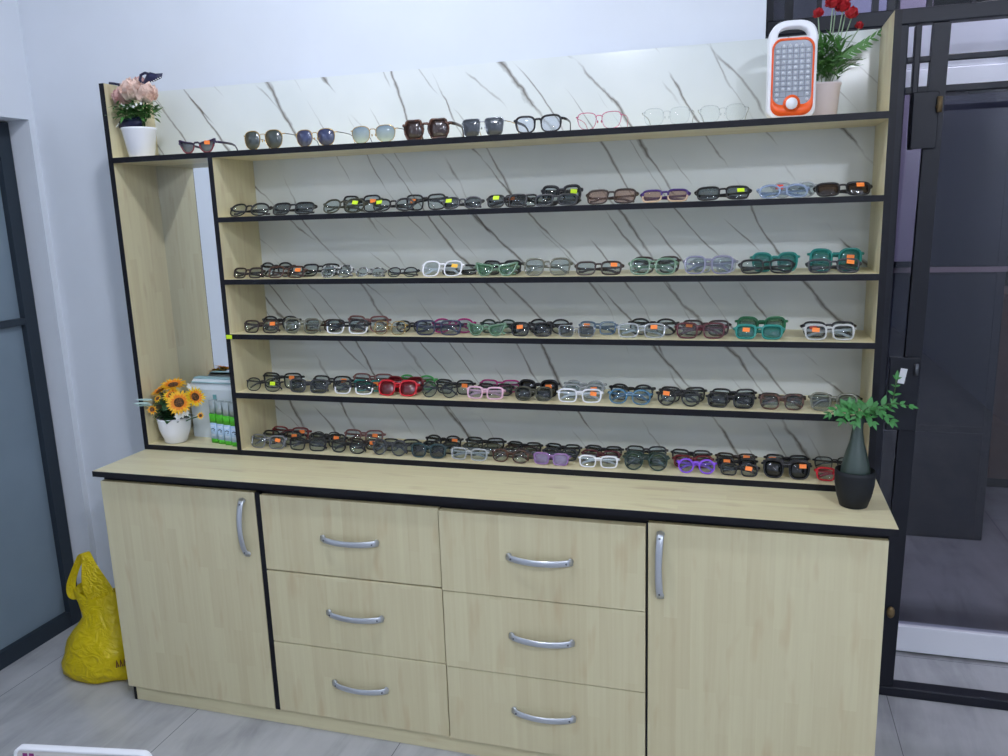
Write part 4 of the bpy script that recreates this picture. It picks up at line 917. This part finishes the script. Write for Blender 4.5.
 (6, 1.25, 0.24, 0.121, 'oval', 'tortoise', 'clear', '', 'tortoiseshell oval eyeglasses', 0.0, 1),
 (6, 1.371, 0.24, 0.112, 'rect', 'purpleclear', 'lilac', '', 'pale purple see through eyeglasses', 0.0, 1),
 (6, 1.508, 0.24, 0.119, 'rect', 'white', 'clear', '', 'white rectangular eyeglasses', 0.0, 1),
 (6, 1.64, 0.24, 0.129, 'round', 'greenblack', 'clear', '', 'dark green round eyeglasses', 0.0, 1),
 (6, 1.777, 0.24, 0.107, 'round', 'purple', 'clear', '', 'bright purple round eyeglasses', 0.0, 1),
 (6, 1.888, 0.24, 0.106, 'rect', 'black', 'clear', 'orange', 'black rectangular eyeglasses with an orange sticker', 0, 0),
 (6, 2.008, 0.24, 0.127, 'square', 'black', 'dark', 'orange', 'black square eyeglasses with dark lenses and an orange sticker', 0.0, 1),
 (6, 2.134, 0.24, 0.112, 'rect', 'red', 'clear', '', 'bright red rectangular eyeglasses', 0.0, 1),
 (6, 0.464, 0.288, 0.148, 'rect', 'black', 'clear', 'orange', 'black rectangular eyeglasses with an orange sticker', 0, 0),
 (6, 0.628, 0.288, 0.138, 'rect', 'black', 'clear', 'orange', 'black rectangular eyeglasses with an orange sticker', 0, 0),
 (6, 0.761, 0.288, 0.113, 'rect', 'darkbrown', 'clear', 'orange', 'dark brown rectangular eyeglasses with an orange sticker', 0, 0),
 (6, 0.884, 0.288, 0.127, 'rect', 'black', 'clear', '', 'black rectangular eyeglasses', 0, 0),
 (6, 1.016, 0.288, 0.123, 'rect', 'black', 'clear', '', 'black rectangular eyeglasses', 0, 0),
 (6, 1.145, 0.288, 0.123, 'rect', 'olivedark', 'clear', '', 'dark olive rectangular eyeglasses', 0.0, 1),
 (6, 1.269, 0.288, 0.113, 'rect', 'darkbrown', 'clear', '', 'dark brown rectangular eyeglasses', 0, 0),
 (6, 1.386, 0.288, 0.112, 'rect', 'charcoal', 'clear', '', 'charcoal rectangular eyeglasses', 0.0, 1),
 (6, 1.506, 0.288, 0.118, 'rect', 'maroon', 'clear', '', 'maroon rectangular eyeglasses', 0.0, 1),
 (6, 1.634, 0.288, 0.126, 'rect', 'greenblack', 'green', '', 'dark green rectangular eyeglasses', 0.0, 1),
 (6, 1.765, 0.288, 0.114, 'rect', 'darkred', 'clear', '', 'dark red rectangular eyeglasses', 0, 0),
 (6, 1.882, 0.288, 0.112, 'rect', 'black', 'grey', 'orange', 'black rectangular eyeglasses with an orange sticker', 0, 0),
 (6, 2.011, 0.288, 0.122, 'rect', 'charcoal', 'grey', 'orange', 'charcoal rectangular eyeglasses with an orange sticker', 0.0, 1),
 (6, 0.468, 0.336, 0.148, 'rect', 'darkred', 'clear', 'orange', 'dark red rectangular eyeglasses with an orange sticker', 0.0, 1),
 (6, 0.602, 0.336, 0.108, 'oval', 'thinblack', 'clear', '', 'small thin black oval eyeglasses', 0, 0),
 (6, 0.732, 0.336, 0.144, 'rect', 'rosebrown', 'clear', 'orange', 'rose brown rectangular eyeglasses with an orange sticker', 0.004, 1),
 (6, 1.007, 0.336, 0.125, 'oval', 'black', 'clear', 'orange', 'black oval eyeglasses with an orange sticker', 0.004, 0),
 (6, 1.142, 0.336, 0.131, 'rect', 'black', 'clear', '', 'black rectangular eyeglasses', 0, 0),
 (6, 1.267, 0.336, 0.112, 'rect', 'black', 'clear', '', 'black rectangular eyeglasses', 0.003, 0),
 (6, 1.385, 0.336, 0.112, 'rect', 'black', 'clear', '', 'black rectangular eyeglasses', 0, 0),
 (6, 1.507, 0.336, 0.115, 'rect', 'black', 'clear', '', 'black rectangular eyeglasses', 0.003, 0),
 (6, 1.631, 0.336, 0.123, 'rect', 'black', 'clear', '', 'black rectangular eyeglasses', 0.003, 0),
 (6, 1.756, 0.336, 0.116, 'rect', 'black', 'clear', '', 'black rectangular eyeglasses', 0.002, 0),
 (6, 1.879, 0.336, 0.113, 'rect', 'darkbrown', 'clear', 'orange', 'dark brown rectangular eyeglasses with an orange sticker', 0, 0),
 (6, 2.013, 0.336, 0.119, 'rect', 'black', 'clear', 'orange', 'black rectangular eyeglasses with an orange sticker', 0.003, 0),
 (6, 2.137, 0.336, 0.113, 'rect', 'thinblack', 'clear', '', 'thin black rectangular eyeglasses', 0.003, 0)]

count = {}
rg = random.Random(17)
for k, x, y, W, kind, frame, lens, stk, desc, dz, uniq in GLASSES:
    row = ROWN[y] if k >= 5 or y != 0.288 else 'rear'
    count[(k, row)] = count.get((k, row), 0) + 1
    sn, z = SHELF[k]
    if uniq: lab = '%s on the %s' % (desc, sn)
    else: lab = '%s, %s from the divider, %s row, %s' % (desc, ORD[count[(k, row)]], row, sn)
    yaw = math.radians(rg.uniform(-4, 4)); up_ = dz > 0.005; tilt = math.radians(rg.uniform(4, 9) if up_ else rg.uniform(26, 38) if k < 4 else rg.uniform(14, 26))
    eyewear('eyeglasses', 'eyeglasses', lab, (x, y, H + z + 0.0004), yaw, W - 0.002, kind, frame, lens, stk, rg, 'eyeglasses laid out on the %s' % sn, tilt, stick_side=1 if rg.random() < 0.75 else -1, hscale=rg.uniform(0.98, 1.12) * (1.0 + min(dz, 0.02) * 11))

Z1 = H + 0.9315 + 0.0004
TOP = [  # x, W, kind, frame, lens, sticker, label, yaw, options
 (0.306, 0.130, 'cat', 'purplewine', 'gradgrey', 'orange', 'purple and red cat eye sunglasses with an orange sticker on the top ledge', 3, dict(hscale=1.0)),
 (0.532, 0.138, 'pilot', 'gold', 'g15', '', 'thin gold sunglasses with dark green lenses on the top ledge', 0, dict(temple='black', hscale=1.05)),
 (0.702, 0.134, 'pilot', 'gold', 'blue', '', 'thin gold sunglasses with dark blue lenses on the top ledge', 0, dict(temple='black', hscale=0.95)),
 (0.883, 0.145, 'pilot', 'gold', 'gradblue', '', 'gold sunglasses with pale blue fading lenses on the top ledge', 0, dict(temple='black', hscale=0.86)),
 (1.042, 0.141, 'wavy', 'tortoise', 'cocoa', '', 'brown sunglasses with wavy thick rims on the top ledge', 0, dict(temple='darkbrown', rim=0.0030)),
 (1.205, 0.128, 'big', 'silver', 'smoke', '', 'large square dark grey sunglasses with gold arms on the top ledge', -4, dict(temple='gold', hscale=1.0)),
 (1.358, 0.134, 'square', 'black', 'coated', '', 'black eyeglasses with clear bluish lenses on the top ledge', 0, dict(hscale=0.92, rim=.0025)),
 (1.520, 0.124, 'butterfly', 'pinkmetal', 'bare', '', 'thin pink metal eyeglasses on the top ledge', 0, dict()),
 (1.691, 0.124, 'square', 'crystal', 'bare', '', 'colourless eyeglasses beside the thin pink pair on the top ledge', 0, dict(temple='silver')),
 (1.827, 0.119, 'square', 'crystal', 'bare', '', 'colourless eyeglasses beside the lantern on the top ledge', 0, dict(temple='silver')),
]
for x, W, kind, frame, lens, stk, lab, yw_, op in TOP:
    sun = lens not in ('bare', 'coated')
    eyewear('sunglasses' if sun else 'eyeglasses', 'sunglasses' if sun else 'eyeglasses', lab, (x, 0.236, Z1), math.radians(yw_), W, kind, frame, lens, stk, rg, 'eyewear standing open on the top ledge', math.radians(0), True, 1, **op)

# ------------------------------------------------------------------ light and camera
wd = bpy.data.worlds.new('World'); scn.world = wd; wd.use_nodes = True
wd.node_tree.nodes['Background'].inputs[0].default_value = (0.02, 0.025, 0.05, 1); wd.node_tree.nodes['Background'].inputs[1].default_value = 0.3

cd = bpy.data.cameras.new('Camera'); cm = bpy.data.objects.new('Camera', cd); COL.objects.link(cm)
cd.sensor_width = 36.0; cd.lens = 814.18 / 1008 * 36.0; cd.clip_start = 0.02; cd.clip_end = 60
rx, ry, rz = -0.203258, 0.0330503, 0.2933487
M = Matrix.Rotation(rz, 3, 'Z') @ Matrix.Rotation(rx, 3, 'X') @ Matrix.Rotation(ry, 3, 'Y')
right, fwd, up = M.col[0], M.col[1], M.col[2]
R = Matrix((right, up, -fwd)).transposed().to_4x4()
cm.matrix_world = Matrix.Translation((1.896082, -1.930023, 0.735688 + H)) @ R
scn.camera = cm
scn.view_settings.view_transform = 'Standard'; scn.view_settings.look = 'None'; scn.view_settings.exposure = 0.08; scn.view_settings.gamma = 1.0; scn.view_settings.use_curve_mapping = False
cy = scn.cycles
cy.max_bounces = 8; cy.diffuse_bounces = 4; cy.glossy_bounces = 4; cy.transmission_bounces = 6; cy.transparent_max_bounces = 24
cy.use_denoising = True; cy.caustics_reflective = False; cy.caustics_refractive = False; cy.sample_clamp_indirect = 4.0
